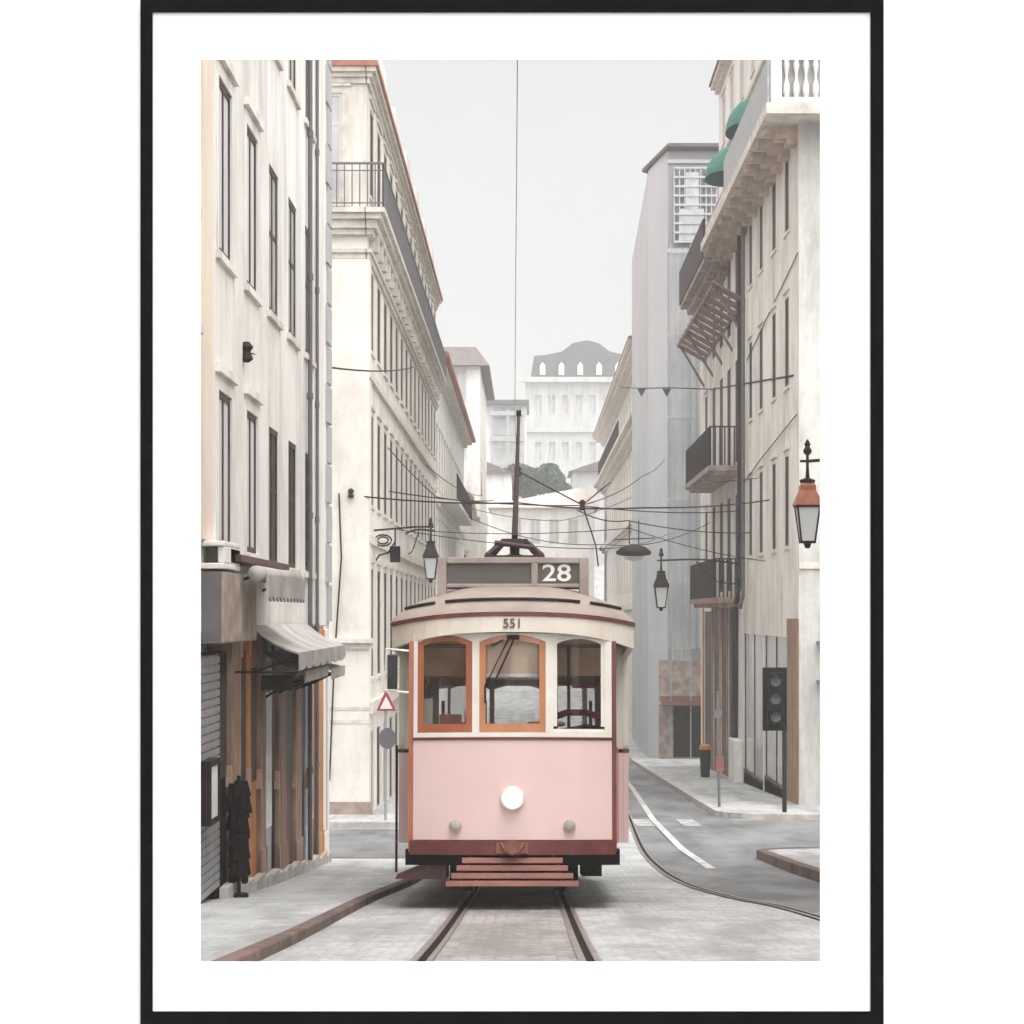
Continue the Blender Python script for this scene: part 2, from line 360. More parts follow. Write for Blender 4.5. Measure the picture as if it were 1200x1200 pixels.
# pavements and kerbs
def kx(y):
    t = min(1, max(0, (y - 20) / 6)); return -1.60 + .2 * t * t * (3 - 2 * t)
pv = MB(); pys = sorted(set(ycuts(10.45, 30.6) + [20.5 + .6 * i for i in range(10)]))
for a, b in zip(pys, pys[1:]): pv.quad((-6, a, gz(a) + .062), (kx(a) + .03, a, gz(a) + .062), (kx(b) + .03, b, gz(b) + .062), (-6, b, gz(b) + .062))
struct(pv, 'pavement', M['pavement_stone'])
kb = MB()
ky = [10.45 + 1.15 * i for i in range(19)]
for a, b in zip(ky, ky[1:]):
    b = min(b, 30.6); a, b = a + .006, b - .006; xa, xb, za, zb_ = kx(a), kx(b), gz(a), gz(b)
    kb.hexa([(xa, a, za - .1), (xa + .11, a, za - .1), (xb + .11, b, zb_ - .1), (xb, b, zb_ - .1), (xa, a, za + .07), (xa + .11, a, za + .07), (xb + .11, b, zb_ + .07), (xb, b, zb_ + .07)])
kb.hexa([(-6, 30.45, gz(30.5) - .1), (-1.375, 30.45, gz(30.5) - .1), (-1.375, 30.62, gz(30.6) - .1), (-6, 30.62, gz(30.6) - .1), (-6, 30.45, gz(30.5) + .07), (-1.375, 30.45, gz(30.5) + .07), (-1.375, 30.62, gz(30.6) + .07), (-6, 30.62, gz(30.6) + .07)])
struct(kb, 'kerb', M['kerb'], bevel=.012)
struct(strip(MB(), -4.0, -1.75, 42.0, 100, .125), 'pavement', M['pavement_stone'])
kb = MB(); kerbbar(kb, -1.78, -1.62, 42.0, 100, -.1, .135); kerbbar(kb, -40, -1.79, 41.85, 42.02, -.1, .135)
struct(kb, 'kerb', M['kerb_pale'], bevel=.012)
struct(strip(MB(), -40, -4.01, 42.0, 45.4, .125), 'pavement', M['pavement_stone'])
# right pavement in front of the balconied building, rounded corner
def roundstrip(x0, x1, y0, y1, rad, up, lo, corner):
    """pavement block whose near (corner='near') or far street-side corner is rounded"""
    mb = MB(); n = 8
    if corner == 'near':
        out = [(x0 + rad - rad * math.sin(t * math.pi / 2 / n), y0 + rad - rad * math.cos(t * math.pi / 2 / n)) for t in range(n + 1)]
        poly = [(x1, y0)] + out + [(x0, y) for y in ycuts(y0 + rad, y1)[1:]] + [(x1, y1)]
    else:
        out = [(x0 + rad - rad * math.cos(t * math.pi / 2 / n), y1 - rad + rad * math.sin(t * math.pi / 2 / n)) for t in range(n + 1)]
        poly = [(x1, y1)] + out[::-1] + [(x0, y) for y in ycuts(y0, y1 - rad)[::-1][1:]] + [(x1, y0)]
    return poly
def pave_poly(poly, up, split_x):
    mb = MB(); c = poly
    for (xa, ya), (xb, yb) in zip(c[1:-1], c[2:-1]):
        mb.quad((xa, ya, gz(ya) + up), (split_x, ya, gz(ya) + up), (split_x, yb, gz(yb) + up), (xb, yb, gz(yb) + up))
    return mb
pol = roundstrip(4.12, 40, 44.9, 84.5, 1.6, .125, 0, 'near')
struct(pave_poly(pol, .125, 40), 'pavement', M['pavement_stone'])
kb = MB(); line = [(40, 44.9)] + pol[1:-1]
def kerb_along(kb, line, wd=.16, lo=-.1, hi=.135):
    P = [Vector((x, y, 0)) for x, y in line]; L = []
    for i, p in enumerate(P):
        d = P[min(i + 1, len(P) - 1)] - P[max(i - 1, 0)]; nn = Vector((d.y, -d.x, 0)).normalized() * wd / 2
        L.append((p - nn, p + nn, gz(p.y)))
    for (a, b, z), (c, d, z2) in zip(L, L[1:]):
        kb.hexa([(a.x, a.y, z + lo), (b.x, b.y, z + lo), (d.x, d.y, z2 + lo), (c.x, c.y, z2 + lo), (a.x, a.y, z + hi), (b.x, b.y, z + hi), (d.x, d.y, z2 + hi), (c.x, c.y, z2 + hi)])
    return kb
struct(kerb_along(kb, line), 'kerb', M['kerb_pale'])
pol = roundstrip(3.45, 30, 10.6, 32.6, 1.0, .125, 0, 'far')
struct(pave_poly(pol, .125, 30), 'pavement', M['pavement_stone'])
struct(kerb_along(MB(), pol[:-1]), 'kerb', M['kerb'])
# painted lines
struct(ribbon(MB(), [(2.44, 28.6), (2.5, 35), (2.62, 45), (2.95, 61), (3.2, 84)], .13, .011), 'road_marking', M['road_paint'])
zb = MB()
for x in (2.16, 3.1): zb.quad((x, 42.6, gz(42.6) + .013), (x + .36, 42.6, gz(42.6) + .013), (x + .36, 45.2, gz(45.2) + .013), (x, 45.2, gz(45.2) + .013))
struct(zb, 'road_marking', M['worn_paint'])
# rails
def rail(name, pts, label):
    t = empty(name, label, 'tram rail', group='tram rails set in the street')
    ribbon(MB(), pts, .042, .014).build('rail_head', M['steel'], t)
    ribbon(MB(), [(x + .044, y) for x, y in pts], .046, .010).build('rail_groove', M['dark'], t)
    ribbon(MB(), [(x + .085, y) for x, y in pts], .032, .013).build('guard_lip', M['steel'], t)
yy = ycuts(10.45, 118)
rail('tram_rail', [(-.63, y) for y in yy], 'grooved steel rail under the left wheel of the pink tram')
rail('tram_rail', [(.29, y) for y in yy], 'grooved steel rail under the right wheel of the pink tram')
rail('tram_rail', smoothpath(pts_in[:8], 8), 'curved steel rail along the edge of the dark asphalt right of tram')

# ------------------------------------------------------------------ facades
def mp_x(X0, face):      # facade in a plane X = X0, face +1 looks towards +X; u runs along Y
    return lambda u, v, d: (X0 - face * d, u, v)
def mp_y(Y0):            # facade looking at the camera; u runs along X
    return lambda u, v, d: (u, Y0 + d, v)
def facade(name, mp, u0, u1, v0, v1, holes, m, parent, depth=.035):
    mb = MB()
    us = sorted(set([u0, u1] + [h[0] for h in holes] + [h[1] for h in holes])); vs = sorted(set([v0, v1] + [h[2] for h in holes] + [h[3] for h in holes]))
    for ua, ub in zip(us, us[1:]):
        for va, vb in zip(vs, vs[1:]):
            cu, cv = (ua + ub) / 2, (va + vb) / 2
            if any(h[0] < cu < h[1] and h[2] < cv < h[3] for h in holes): continue
            mb.quad(mp(ua, va, 0), mp(ub, va, 0), mp(ub, vb, 0), mp(ua, vb, 0))
    for a, b, c, d in [h[:4] for h in holes]:
        for (p, q) in (((a, c), (b, c)), ((b, c), (b, d)), ((b, d), (a, d)), ((a, d), (a, c))):
            mb.quad(mp(*p, 0), mp(*q, 0), mp(*q, depth), mp(*p, depth))
    return mb.build(name, m, parent)
def lbox(mb, mp, u0, u1, v0, v1, d0, d1):
    mb.hexa([mp(u0, v0, d0), mp(u1, v0, d0), mp(u1, v0, d1), mp(u0, v0, d1), mp(u0, v1, d0), mp(u1, v1, d0), mp(u1, v1, d1), mp(u0, v1, d1)]); return mb
_wc = {}
def window(mp, key, h, parent, frame='sash', pane='pane', surround='stone', depth=.035, sill=True, transom=.72, bars=1, shutter=None):
    a, b, c, d = h[:4]; W, H = b - a, d - c
    o0 = Vector(mp(0, 0, 0)); lm = lambda u, v, dd: tuple(Vector(mp(u, v, dd)) - o0)
    k = (key, round(W, 3), round(H, 3), frame, pane, surround, depth, sill, transom, bars, shutter)
    if k not in _wc:
        f = MB(); t = .06; D0, D1 = depth - .022, depth - .002
        lbox(f, lm, 0, t, 0, H, D0, D1); lbox(f, lm, W - t, W, 0, H, D0, D1); lbox(f, lm, t, W - t, 0, t, D0, D1); lbox(f, lm, t, W - t, H - t, H, D0, D1)
        for i in range(bars):
            u = W * (i + 1) / (bars + 1); lbox(f, lm, u - .03, u + .03, t, H - t, D0 + .003, D1 - .003)
        if transom: lbox(f, lm, t, W - t, H * transom - .025, H * transom + .025, D0 + .006, D1 - .006)
        fo = f.build('window', M[frame], parent); kids = []
        kids.append(MB().quad(lm(0, 0, depth - .008), lm(W, 0, depth - .008), lm(W, H, depth - .008), lm(0, H, depth - .008)).build('pane', M[pane], fo))
        s = MB()
        if surround:
            e = .14; lbox(s, lm, -e, 0, -.02, H + e, -.007, .0); lbox(s, lm, W, W + e, -.02, H + e, -.007, .0); lbox(s, lm, 0, W, H, H + e, -.007, 0)
            lbox(s, lm, -e - .05, W + e + .05, H + e, H + e + .08, -.05, .0)
            kids.append(s.build('surround', M[surround], fo))
        if sill:
            s = MB(); lbox(s, lm, -.17, W + .17, -.09, -.02, -.04, .02); kids.append(s.build('sill', M[surround or 'stone'], fo))
        if shutter:
            s = MB(); lbox(s, lm, t, W * .5 - .03, t, H - t, .012, .03); kids.append(s.build('shutter', M[shutter], fo))
        _wc[k] = (fo, kids); fo.location = mp(a, c, 0); return fo
    fo, kids = _wc[k]
    n = fo.copy(); COL.objects.link(n); n.parent = parent; n.location = mp(a, c, 0)
    for q in kids:
        z = q.copy(); COL.objects.link(z); z.parent = n
    return n
def windows(mp, key, us, wd, rows, parent, **k):
    hs = []
    for v0, v1 in rows:
        for u in us:
            h = (u - wd / 2, u + wd / 2, v0, v1); hs.append(h); window(mp, key, h, parent, **k)
    return hs
def body(x0, x1, y0, y1, z0, z1, m, parent, name='wall'):
    return MB().box(x0, x1, y0, y1, z0, z1).build(name, m, parent)
def band(mp, u0, u1, prof, m, parent, name='cornice'):
    """stack of projecting courses: (v0, v1, projection)"""
    mb = MB()
    for v0, v1, p in prof: lbox(mb, mp, u0, u1, v0, v1, -p, .02)
    return mb.build(name, m, parent)
def railing(mb, mp, u0, u1, v0, v1, d, sp=.12, r=.011, mid=True):
    n = max(2, int((u1 - u0) / sp))
    for i in range(n + 1):
        u = u0 + (u1 - u0) * i / n; lbox(mb, mp, u - r, u + r, v0, v1, d - r, d + r)
    lbox(mb, mp, u0, u1, v1, v1 + .04, d - .025, d + .025); lbox(mb, mp, u0, u1, v0 + .06, v0 + .085, d - .014, d + .014)
    if mid: lbox(mb, mp, u0, u1, v1 - .14, v1 - .12, d - .013, d + .013)
    return mb

# ---- left near corner house (white)
lb = empty('town_house', 'white rendered house with drainpipes above the awnings and shop doors', 'building', (-2.8, 20, -2.6)); 
def under(o):  # geometry is written in world metres; children of an empty at the base
    return o
class P0:  pass
def house(name, label, base):
    return empty(name, label, 'building', (0, 0, 0))
bpy.data.objects.remove(lb)
lb = house('town_house', 'white rendered house with drainpipes above the awnings and shop doors', None)
mx = mp_x(-2.8, 1)
us = [19.65, 21.55, 23.4, 25.25, 27.1]
hs = windows(mx, 'l1', us[:2], .85, [(.62, 2.03), (3.28, 4.87), (6.2, 7.8), (9.1, 10.6)], lb, pane='shutter_pale', frame='sash_dark', transom=.0, surround='plaster_white')
hs += windows(mx, 'l1', us[2:], .85, [(.55, 2.03)], lb, pane='pane', frame='sash_dark', surround=None, transom=.55)
hs += windows(mx, 'l1', us[2:], .85, [(3.28, 4.87), (6.2, 7.8), (9.1, 10.6)], lb, pane='pane_pale', frame='sash_dark', surround=None, transom=.55)
# shop openings along the ground floor
shop = (18.05, 29.5, -4.2, -.15)
hs.append(shop)
facade('wall', mx, 17.99, 29.9, -4.4, 12, hs, M['plaster_white'], lb)
body(-14, -3.05, 18.72, 29.88, -4.4, 11.98, M['plaster_white'], lb, 'back_wall')
body(-14, -3.05, 17.99, 18.71, -4.4, .6, M['plaster_white'], lb, 'back_wall')
MB().quad((-2.8, 29.9, -4.4), (-3.05, 29.9, -4.4), (-3.05, 29.9, 12), (-2.8, 29.9, 12)).build('end_wall', M['plaster_grey'], lb)
band(mx, 18.7, 29.95, [(12, 12.15, .15), (12.15, 12.4, .35)], M['stone'], lb)
q = MB()
for i in range(22): q.box(-2.82, -2.765, 29.45 - (.12 if i % 2 else 0), 29.93, -.1 + i * .55, .41 + i * .55)
q.build('quoin', M['plaster_grey'], lb)
# shopfront pieces (metres along the wall, colour, how far back)
pieces = [('door', 19.42, 20.1, 'dark', .2), ('door_post', 20.12, 20.8, 'tan', .02), ('door', 20.82, 21.33, 'brownwood', .12), ('door_post', 21.34, 21.48, 'orange', .0), ('door', 21.5, 22.2, 'orange', .14),
          ('door_post', 22.22, 22.72, 'tan', .0), ('shop_window', 22.74, 23.48, 'palegrey', .14), ('door', 23.5, 23.9, 'dark', .2), ('door_post', 23.92, 24.7, 'tan', .01), ('door', 24.72, 25.6, 'brownwood', .16),
          ('door_post', 25.62, 26.3, 'tan', .0), ('door', 26.32, 27.0, 'dark', .2), ('shop_window', 27.02, 27.95, 'palegrey', .1), ('door_post', 28.0, 29.0, 'orange', -.02), ('door_post', 29.02, 29.6, 'plaster_white', .0)]
for nm, a, b, m, d in pieces:
    k = MB(); zb_ = gz(b) + .1
    d *= .25; lbox(k, mx, a, b, zb_, -.35 if nm != 'door_post' else -.16, d, .235)
    if nm == 'door_post':
        lbox(k, mx, a - .03, b + .03, zb_, gz(a) + .45, d - .015, d)      # plinth
        lbox(k, mx, a - .03, b + .03, -.42, -.2, d - .015, d)             # capital
    o = k.build(nm, M[m], lb, bevel=.01)
    if nm == 'door':
        k = MB(); lbox(k, mx, a + .1, b - .1, zb_ + 1.1, -.55, d - .012, d - .002); k.build('door_glass', M['pane'], o)
        k = MB(); lbox(k, mx, b - .09, b - .05, zb_ + 1.0, zb_ + 1.2, d - .06, d - .002); k.build('handle', M['brass'], o)
    if nm == 'shop_window':
        k = MB(); lbox(k, mx, a + .06, b - .06, zb_ + .6, -.5, d - .012, d - .002); k.build('window_glass', M['shopglass'], o)
st = MB()
for nm, a, b, m, d in pieces: lbox(st, mx, a + .01, b - .01, gz(b) - .1, gz(a) + .16, -.06, .02)
st.build('threshold', M['kerb_pale'], lb)
# roller shutter bay
sh = MB()
z = gz(19) + .15
while z < -.4:
    lbox(sh, mx, 18.08, 19.38, z, z + .06, .01, .2); lbox(sh, mx, 18.08, 19.38, z + .06, z + .075, .025, .2); z += .075
sh.build('roller_shutter', M['zinc'], lb)
# drainpipes
for y, x, r, m in ((26.8, -2.75, .03, 'grey'), (27.9, -2.77, .022, 'grey')):
    k = MB().tube([(x, y, 11.9), (x, y, gz(y) + .2)], r, 8)
    for zz in [-2, -.2, 1.2, 2.7, 4.2, 6, 8]: k.lathe([(r * 1.35, zz), (r * 1.35, zz + .08)], (x, y, 0), 8)
    k.build('drainpipe', M[m], lb)

# ---- pinkish house nearest on the left
l0 = house('town_house', 'narrow yellow and pink house wall at the picture edge beside the dark sign', None)
m0 = mp_x(-2.77, 1)
hs = windows(m0, 'l0', [13, 15.2, 17.2], .9, [(.7, 2.2), (3.4, 5.0), (6.3, 7.8)], l0, pane='pane_pale')
lo_ = [(12, 17.6, -3, -.3)]
facade('wall', m0, 11.2, 18.68, .64, 9.5, hs, M['plaster_pink'], l0); facade('wall', m0, 11.2, 17.97, -3.4, .64, lo_, M['plaster_pink'], l0)
body(-12, -3.0, 11.2, 17.97, -3.4, .64, M['plaster_pink'], l0, 'back_wall')
body(-12, -2.95, 11.2, 18.68, .645, 9.5, M['plaster_pink'], l0, 'back_wall')
k = MB(); lbox(k, m0, 12, 17.6, -3, -.3, .02, .05); k.build('shop_window', M['shopglass'], l0)
for y in (12, 14, 16, 17.48): lbox(MB(), m0, y, y + .12, -2.9, -.3, .0, .021).build('door_post', M['brownwood'], l0)

# ---- second left building (cream, balcony at the top)
l2 = house('apartment_building', 'long cream building with red eaves and iron balcony across the side street', None)
my, mx = mp_y(45), mp_x(-3.42, 1)
us = [46.35 + 2.2 * i for i in range(15)]
rows = [(-1.35, .98), (2.37, 4.3), (5.7, 7.4), (9.0, 10.9)]
hs = windows(mx, 'l2', us, 1.0, rows, l2, pane='pane', frame='sash_dark', surround='stone', transom=.7)
for u in us:
    h = (u - .6, u + .6, -7, -2.55); hs.append(h)
    k = MB(); lbox(k, mx, h[0], h[1], gz(u) - .3, h[3], .05, .08); o = k.build('door', M['brownwood' if int(u * 3) % 3 else 'grey'], l2)
    k = MB(); lbox(k, mx, h[0] + .15, h[1] - .15, gz(u) + 1.2, h[3] - .15, .04, .049); k.build('door_glass', M['pane'], o)
facade('wall', mx, 45, 78.5, -7.2, 11.2, hs, M['plaster_cream'], l2)
hf = [(-5.0, -3.95, 8.7, 11.0), (-7.4, -6.3, 8.7, 11.0)]
for h in hf: window(my, 'l2f', h, l2, pane='pane_pale', frame='sash')
hf2 = []
for x in (-6.6, -9, -11.5):
    for v in ((-1.35, .98), (2.37, 4.3), (5.5, 7.2)):
        h = (x - .5, x + .5, *v); hf2.append(h); window(my, 'l2g', h, l2)
facade('front_wall', my, -14, -3.42, -7.2, 11.2, hf + hf2, M['plaster_cream'], l2)
body(-14, -3.68, 45.26, 78.5, -7.2, 11.15, M['plaster_cream'], l2, 'back_wall')
# corner pilaster, plinth, string courses
k = MB(); k.box(-4.32, -3.37, 44.95, 45.0, -4.5, 7.5); k.box(-3.42, -3.37, 45.0, 45.6, -4.5, 7.5); k.build('pilaster', M['plaster_cream'], l2)
k = MB(); lbox(k, my, -14, -3.3, -5, -3.95, -.1, -.0); lbox(k, mx, 44.9, 78.5, -7, -4.6, -.1, 0); k.build('plinth', M['stone_brown'], l2)
band(my, -14, -3.28, [(-.72, -.6, .12), (-.6, -.5, .2)], M['stone'], l2, 'string_course')
band(my, -14, -3.36, [(-2.02, -1.95, .06), (-2.3, -2.22, .06)], M['stone'], l2, 'string_course')
band(mx, 45.0, 78.5, [(-2.1, -1.85, .12), (1.5, 1.68, .08), (5.0, 5.15, .08)], M['stone'], l2, 'string_course')
# heavy cornice and balcony slab wrapping the corner
prof = [(7.5, 7.62, .06), (7.62, 7.7, .11), (8.0, 8.12, .14), (8.12, 8.3, .22), (8.3, 8.42, .32), (8.42, 8.52, .40)]
band(my, -14, -3.42, prof, M['stone'], l2, 'balcony_slab')
k = MB()
for v0, v1, p in prof: lbox(k, mx, 45 - p, 78.5, v0, v1, -p, .02)
k.build('balcony_slab', M['stone'], l2)
k = MB()
for i in range(26):
    k = MB(); lbox(k, mx, 45.6 + 1.25 * i, 45.95 + 1.25 * i, 7.75, 8.28, -.2, 0); k.build('bracket', M['stone'], l2)
k = MB(); railing(k, my, -14, -3.06, 8.54, 9.42, -.36, sp=.16, r=.012); railing(k, mx, 44.64, 78.5, 8.54, 9.42, -.36, sp=.16, r=.012); k.build('railing', M['grey'], l2)
# eaves with red tiles, dormer-like attic steps
prof = [(11.2, 11.32, .06), (11.32, 11.42, .12), (11.42, 11.52, .2)]
k = MB()
for v0, v1, p in prof: lbox(k, mx, 45 - p, 78.5, v0, v1, -p, .02); lbox(k, my, -14, -3.42 , v0, v1, -p, .02)
k.build('cornice', M['stone'], l2)
k = MB(); k.prism([(-14, 11.52), (-3.17, 11.52), (-3.17, 11.62), (-8.3, 13.6), (-14, 12.2)], 'y', 44.75, 78.6)
rf = k.build('roof', M['tile'], l2)
k = MB()
for i in range(6):
    y0 = 48.5 + 5 * i; MB().prism([(-6.2, 11.6), (-3.35, 11.6), (-3.35, 12.7), (-4.6, 13.3), (-6.2, 12.7)], 'y', y0, y0 + 1.7).build('dormer', M['plaster_white'], rf)
k = MB()
for y in (52.5, 64.2, 74): MB().box(-5.4, -4.6, y, y + .9, 12.2, 15.6).box(-5.5, -4.5, y - .1, y + 1.0, 15.6, 15.75).build('chimney', M['plaster_white'], rf)
# iron gallery rising past the eaves at its far end
# ---- third left building (white, lower, red eave)
l3 = house('apartment_building', 'lower white building with a thin red eave behind the cream one', None)
mx = mp_x(-3.6, 1)
us = [80.5 + 2.6 * i for i in range(14)]
hs = windows(mx, 'l3', us, 1.1, [(-2.2, .1), (1.5, 3.6), (5.0, 7.2)], l3, pane='pane_pale', frame='sash', surround='stone')
facade('wall', mx, 78.6, 118, -8, 9.3, hs, M['plaster_white'], l3)
body(-16, -3.9, 78.7, 118, -8, 9.25, M['plaster_white'], l3, 'back_wall')
band(mx, 78.6, 118, [(4.2, 4.4, .12), (9.2, 9.35, .2), (9.35, 9.5, .45)], M['stone'], l3)
MB().prism([(-16, 9.5), (-2.95, 9.5), (-2.95, 9.65), (-9, 12.2)], 'y', 78.5, 118.1).build('roof', M['tile'], l3)
k = MB(); lbox(k, mx, 84, 106, 4.4, 4.55, -.8, 0); k.build('balcony_slab', M['stone'], l3)
k = MB(); railing(k, mx, 84, 106, 4.55, 5.5, -.76, sp=.25, r=.015); k.build('railing', M['iron'], l3)
# ---- tall white block with brown roof further on the left
l4 = house('apartment_building', 'tall pale block with brown hipped roof far down the left side', None)
my = mp_y(135); mx = mp_x(-3.1, 1)
hf = []
for x in (-8, -6.2, -4.4):
    for v in (-2, 2, 6, 10, 13.5): hf.append((x - .45, x + .45, v, v + 2))
hx = []
for u in (137.5, 141.5, 145.5, 149.5, 153.5):
    for v in (-2, 2, 6, 10): hx.append((u - .6, u + .6, v, v + 2.2))
for h in hf: window(my, 'l4', h, l4, pane='pane_pale', surround=None)
for h in hx: window(mx, 'l4x', h, l4, pane='pane_pale', surround=None)
facade('front_wall', my, -12, -3.1, -8, 15.7, hf, M['plaster_white'], l4); facade('wall', mx, 135, 156, -8, 15.7, hx, M['plaster_white'], l4)
body(-12, -3.4, 135.3, 156, -8, 15.6, M['plaster_white'], l4, 'back_wall')
MB().hexa([(-12.4, 134.4, 15.7), (-2.5, 134.4, 15.7), (-2.5, 156.6, 15.7), (-12.4, 156.6, 15.7), (-11, 136.4, 17.1), (-3.4, 136.4, 17.1), (-3.4, 154.5, 17.1), (-11, 154.5, 17.1)]).build('roof', M['tile_brown'], l4)
# ---- ornate cream gable between them
l5 = house('town_house', 'narrow cream house with curved gable and dark coping past the white building', None)
my = mp_y(120); mx = mp_x(-2.75, 1)
gp = [(-8, -8), (-2.75, -8), (-2.75, 5.4), (-3.0, 5.5), (-3.2, 6.6), (-3.7, 7.0), (-4.3, 8.3), (-5.2, 8.9), (-6.1, 8.3), (-6.8, 7.0), (-7.4, 6.6), (-8, 5.4)]
MB().prism(gp, 'y', 120, 134).build('wall', M['plaster_cream'], l5)
k = MB(); k.tube([(x, 119.9, z) for x, z in gp[2:]], .12, 6); k.build('coping', M['stone_brown'], l5)
for h in [(-5.6, -4.8, 1, 3.4), (-4.3, -3.5, 1, 3.4), (-4.3, -3.5, -3, -.6)]: window(mp_y(119.8), 'l5', h, l5, pane='pane', depth=.2)

# ---- right balconied building
r1 = house('apartment_building', 'pale corner building with top balustrade and black iron balconies', None)
mx = mp_x(6.2, -1); my = mp_y(49)
wu = [51.3, 54.0, 57.0, 59.7]
hs = windows(mx, 'r1', wu, .8, [(1.65, 3.8), (5.48, 7.6), (9.2, 11.15)], r1, pane='pane', frame='sash_dark', surround='plaster_cream', transom=.72)
du = [63.6, 66.2, 68.8, 71.6]
hs += windows(mx, 'r1d', du, 1.15, [(.72, 3.6), (4.55, 7.6), (8.6, 11.0)], r1, pane='pane', frame='sash_dark', surround=None, sill=False, transom=.8)
hs += windows(mx, 'r1e', [74.6], 1.0, [(1.2, 3.6), (5.3, 7.6)], r1, pane='pane', frame='sash_dark')
gl = [(51.4, 56.2, -4.3, -.55), (56.5, 61.6, -4.5, -.55)]; dl = [(64.0, 66.4, -5.2, .3), (66.8, 69.0, -5.4, .3), (69.4, 71.8, -5.5, .3), (72.2, 75.6, -5.6, .1)]
facade('wall', mx, 49, 77, -6.4, 13.6, hs + gl + dl, M['plaster_warm'], r1)
hf = [(7.5, 8.5, 1.65, 3.8), (7.5, 8.5, 5.48, 7.6), (7.5, 8.5, 9.2, 11.15), (10, 11, 1.65, 3.8), (10, 11, 5.48, 7.6)]
for h in hf: window(my, 'r1f', h, r1, surround='stone')
facade('front_wall', my, 6.2, 24, -6.4, 13.6, hf, M['plaster_aged'], r1)
body(6.53, 24, 49.3, 77, -6.4, 13.5, M['plaster_white'], r1, 'back_wall')
for a, b, c, d in gl:
    k = MB(); lbox(k, mx, a, b, gz(b) + .55, d, .05, .07); o = k.build('shop_window', M['shopglass'], r1)
    k = MB(); lbox(k, mx, a, b, gz(b) - .2, gz(b) + .55, .0, .07); k.build('stall_riser', M['brownwood'], o)
    k = MB(); n = 2
    for i in range(n + 1): u = a + .06 + (b - a - .12) * i / n; lbox(k, mx, u - .05, u + .05, gz(b) + .55, d, .035, .051)
    k.build('mullion', M['dark'], o)
for i, (a, b, c, d) in enumerate(dl):
    k = MB(); lbox(k, mx, a, b, gz(b) - .1, d, .04, .07); o = k.build('door', M['brownwood'], r1)
    k = MB(); lbox(k, mx, a + .7, b - .7, gz(b) + 1.4, d - 1.6, .03, .039); k.build('door_glass', M['pane'], o)
    k = MB(); lbox(k, mx, b + .02, b + .38, gz(b) - .1, .35, -.035, .0); k.build('pilaster', M[('tan', 'orange', 'tan', 'orange')[i]], r1)
k = MB(); lbox(k, mx, 48.99, 51.2, gz(51) - .2, -.1, -.02, 0); k.build('pilaster', M['ochre'], r1)
k = MB(); lbox(k, mx, 61.9, 63.6, gz(63) - .2, gz(62) + 1.35, -.25, 0); k.build('pedestal', M['white'], r1, bevel=.03)
k = MB(); lbox(k, my, 6.75, 12, -4.2, .1, -.03, 0); k.build('wall_panel', M['plaster_aged'], r1)
k = MB()
for a, b, c, d in ((6.7, 6.76, -4.2, .16), (6.76, 12, .1, .16), (6.2, 24, 1.05, 1.2)): lbox(k, my, a, b, c, d, -.05, 0)
k.build('wall_moulding', M['stone'], r1)
# drainpipe with kink
k = MB().tube([(6.1, 61.6, 13), (6.1, 61.6, 1.0), (6.1, 62.6, .4), (6.1, 63.2, .3), (6.1, 63.3, gz(63))], .09, 8); k.build('drainpipe', M['iron_brown'], r1)
k = MB().tube([(6.08, 60.6, 11.2), (6.08, 60.6, .5), (6.08, 61.3, .2)], .055, 8); k.build('drainpipe', M['grey'], r1)
# top balcony slab on brackets with balustrades
k = MB(); lbox(k, mx, 48.1, 66.5, 11.3, 11.55, -.85, .0); lbox(k, my, 6.2, 24, 11.3, 11.55, -.9, .0); k.build('balcony_slab', M['stone'], r1)
for i in range(13):
    k = MB()
    u = 49.3 + 1.42 * i; zc = 11.3
    for a, b, v in ((0, .75, .16), (.16, .5, .3), (.3, .25, .44)): lbox(k, mx, u, u + .5, zc - v, zc - a, -b, 0)
    k.build('bracket', M['bracket_stone'], r1)
for i in range(9):
    k = MB(); u = 7 + 1.7 * i
    for a, b, v in ((0, .75, .16), (.16, .5, .3), (.3, .25, .44)): lbox(k, my, u, u + .5, 11.3 - v, 11.3 - a, -b, 0)
    k.build('bracket', M['bracket_stone'], r1)
k = MB()
k.hexa([(5.38, 48.15, 11.56), (5.43, 48.15, 11.56), (5.43, 59, 11.56), (5.38, 59, 11.56), (5.38, 48.15, 12.55), (5.43, 48.15, 12.55), (5.43, 59, 12.55), (5.38, 59, 12.55)])
k.build('balcony_panel', M['zinc'], r1)
k = MB()
lbox(k, my, 5.45, 24, 11.56, 11.68, -.85, -.7); lbox(k, my, 5.45, 24, 12.62, 12.76, -.85, -.7)
for i in range(84):
    u = 5.6 + .22 * i
    k.lathe([(.04, 11.68), (.075, 11.8), (.07, 11.95), (.03, 12.1), (.03, 12.2), (.07, 12.4), (.045, 12.62)], (u, 48.22, 0), 6)
for i in range(11): lbox(k, my, 5.45 + 1.85 * i, 5.7 + 1.85 * i, 11.56, 12.8, -.88, -.68)
k.build('balustrade', M['white'], r1)
k = MB(); lbox(k, my, 5.5, 24, 11.69, 12.61, -.66, -.64); k.build('screen', M['zinc'], r1)
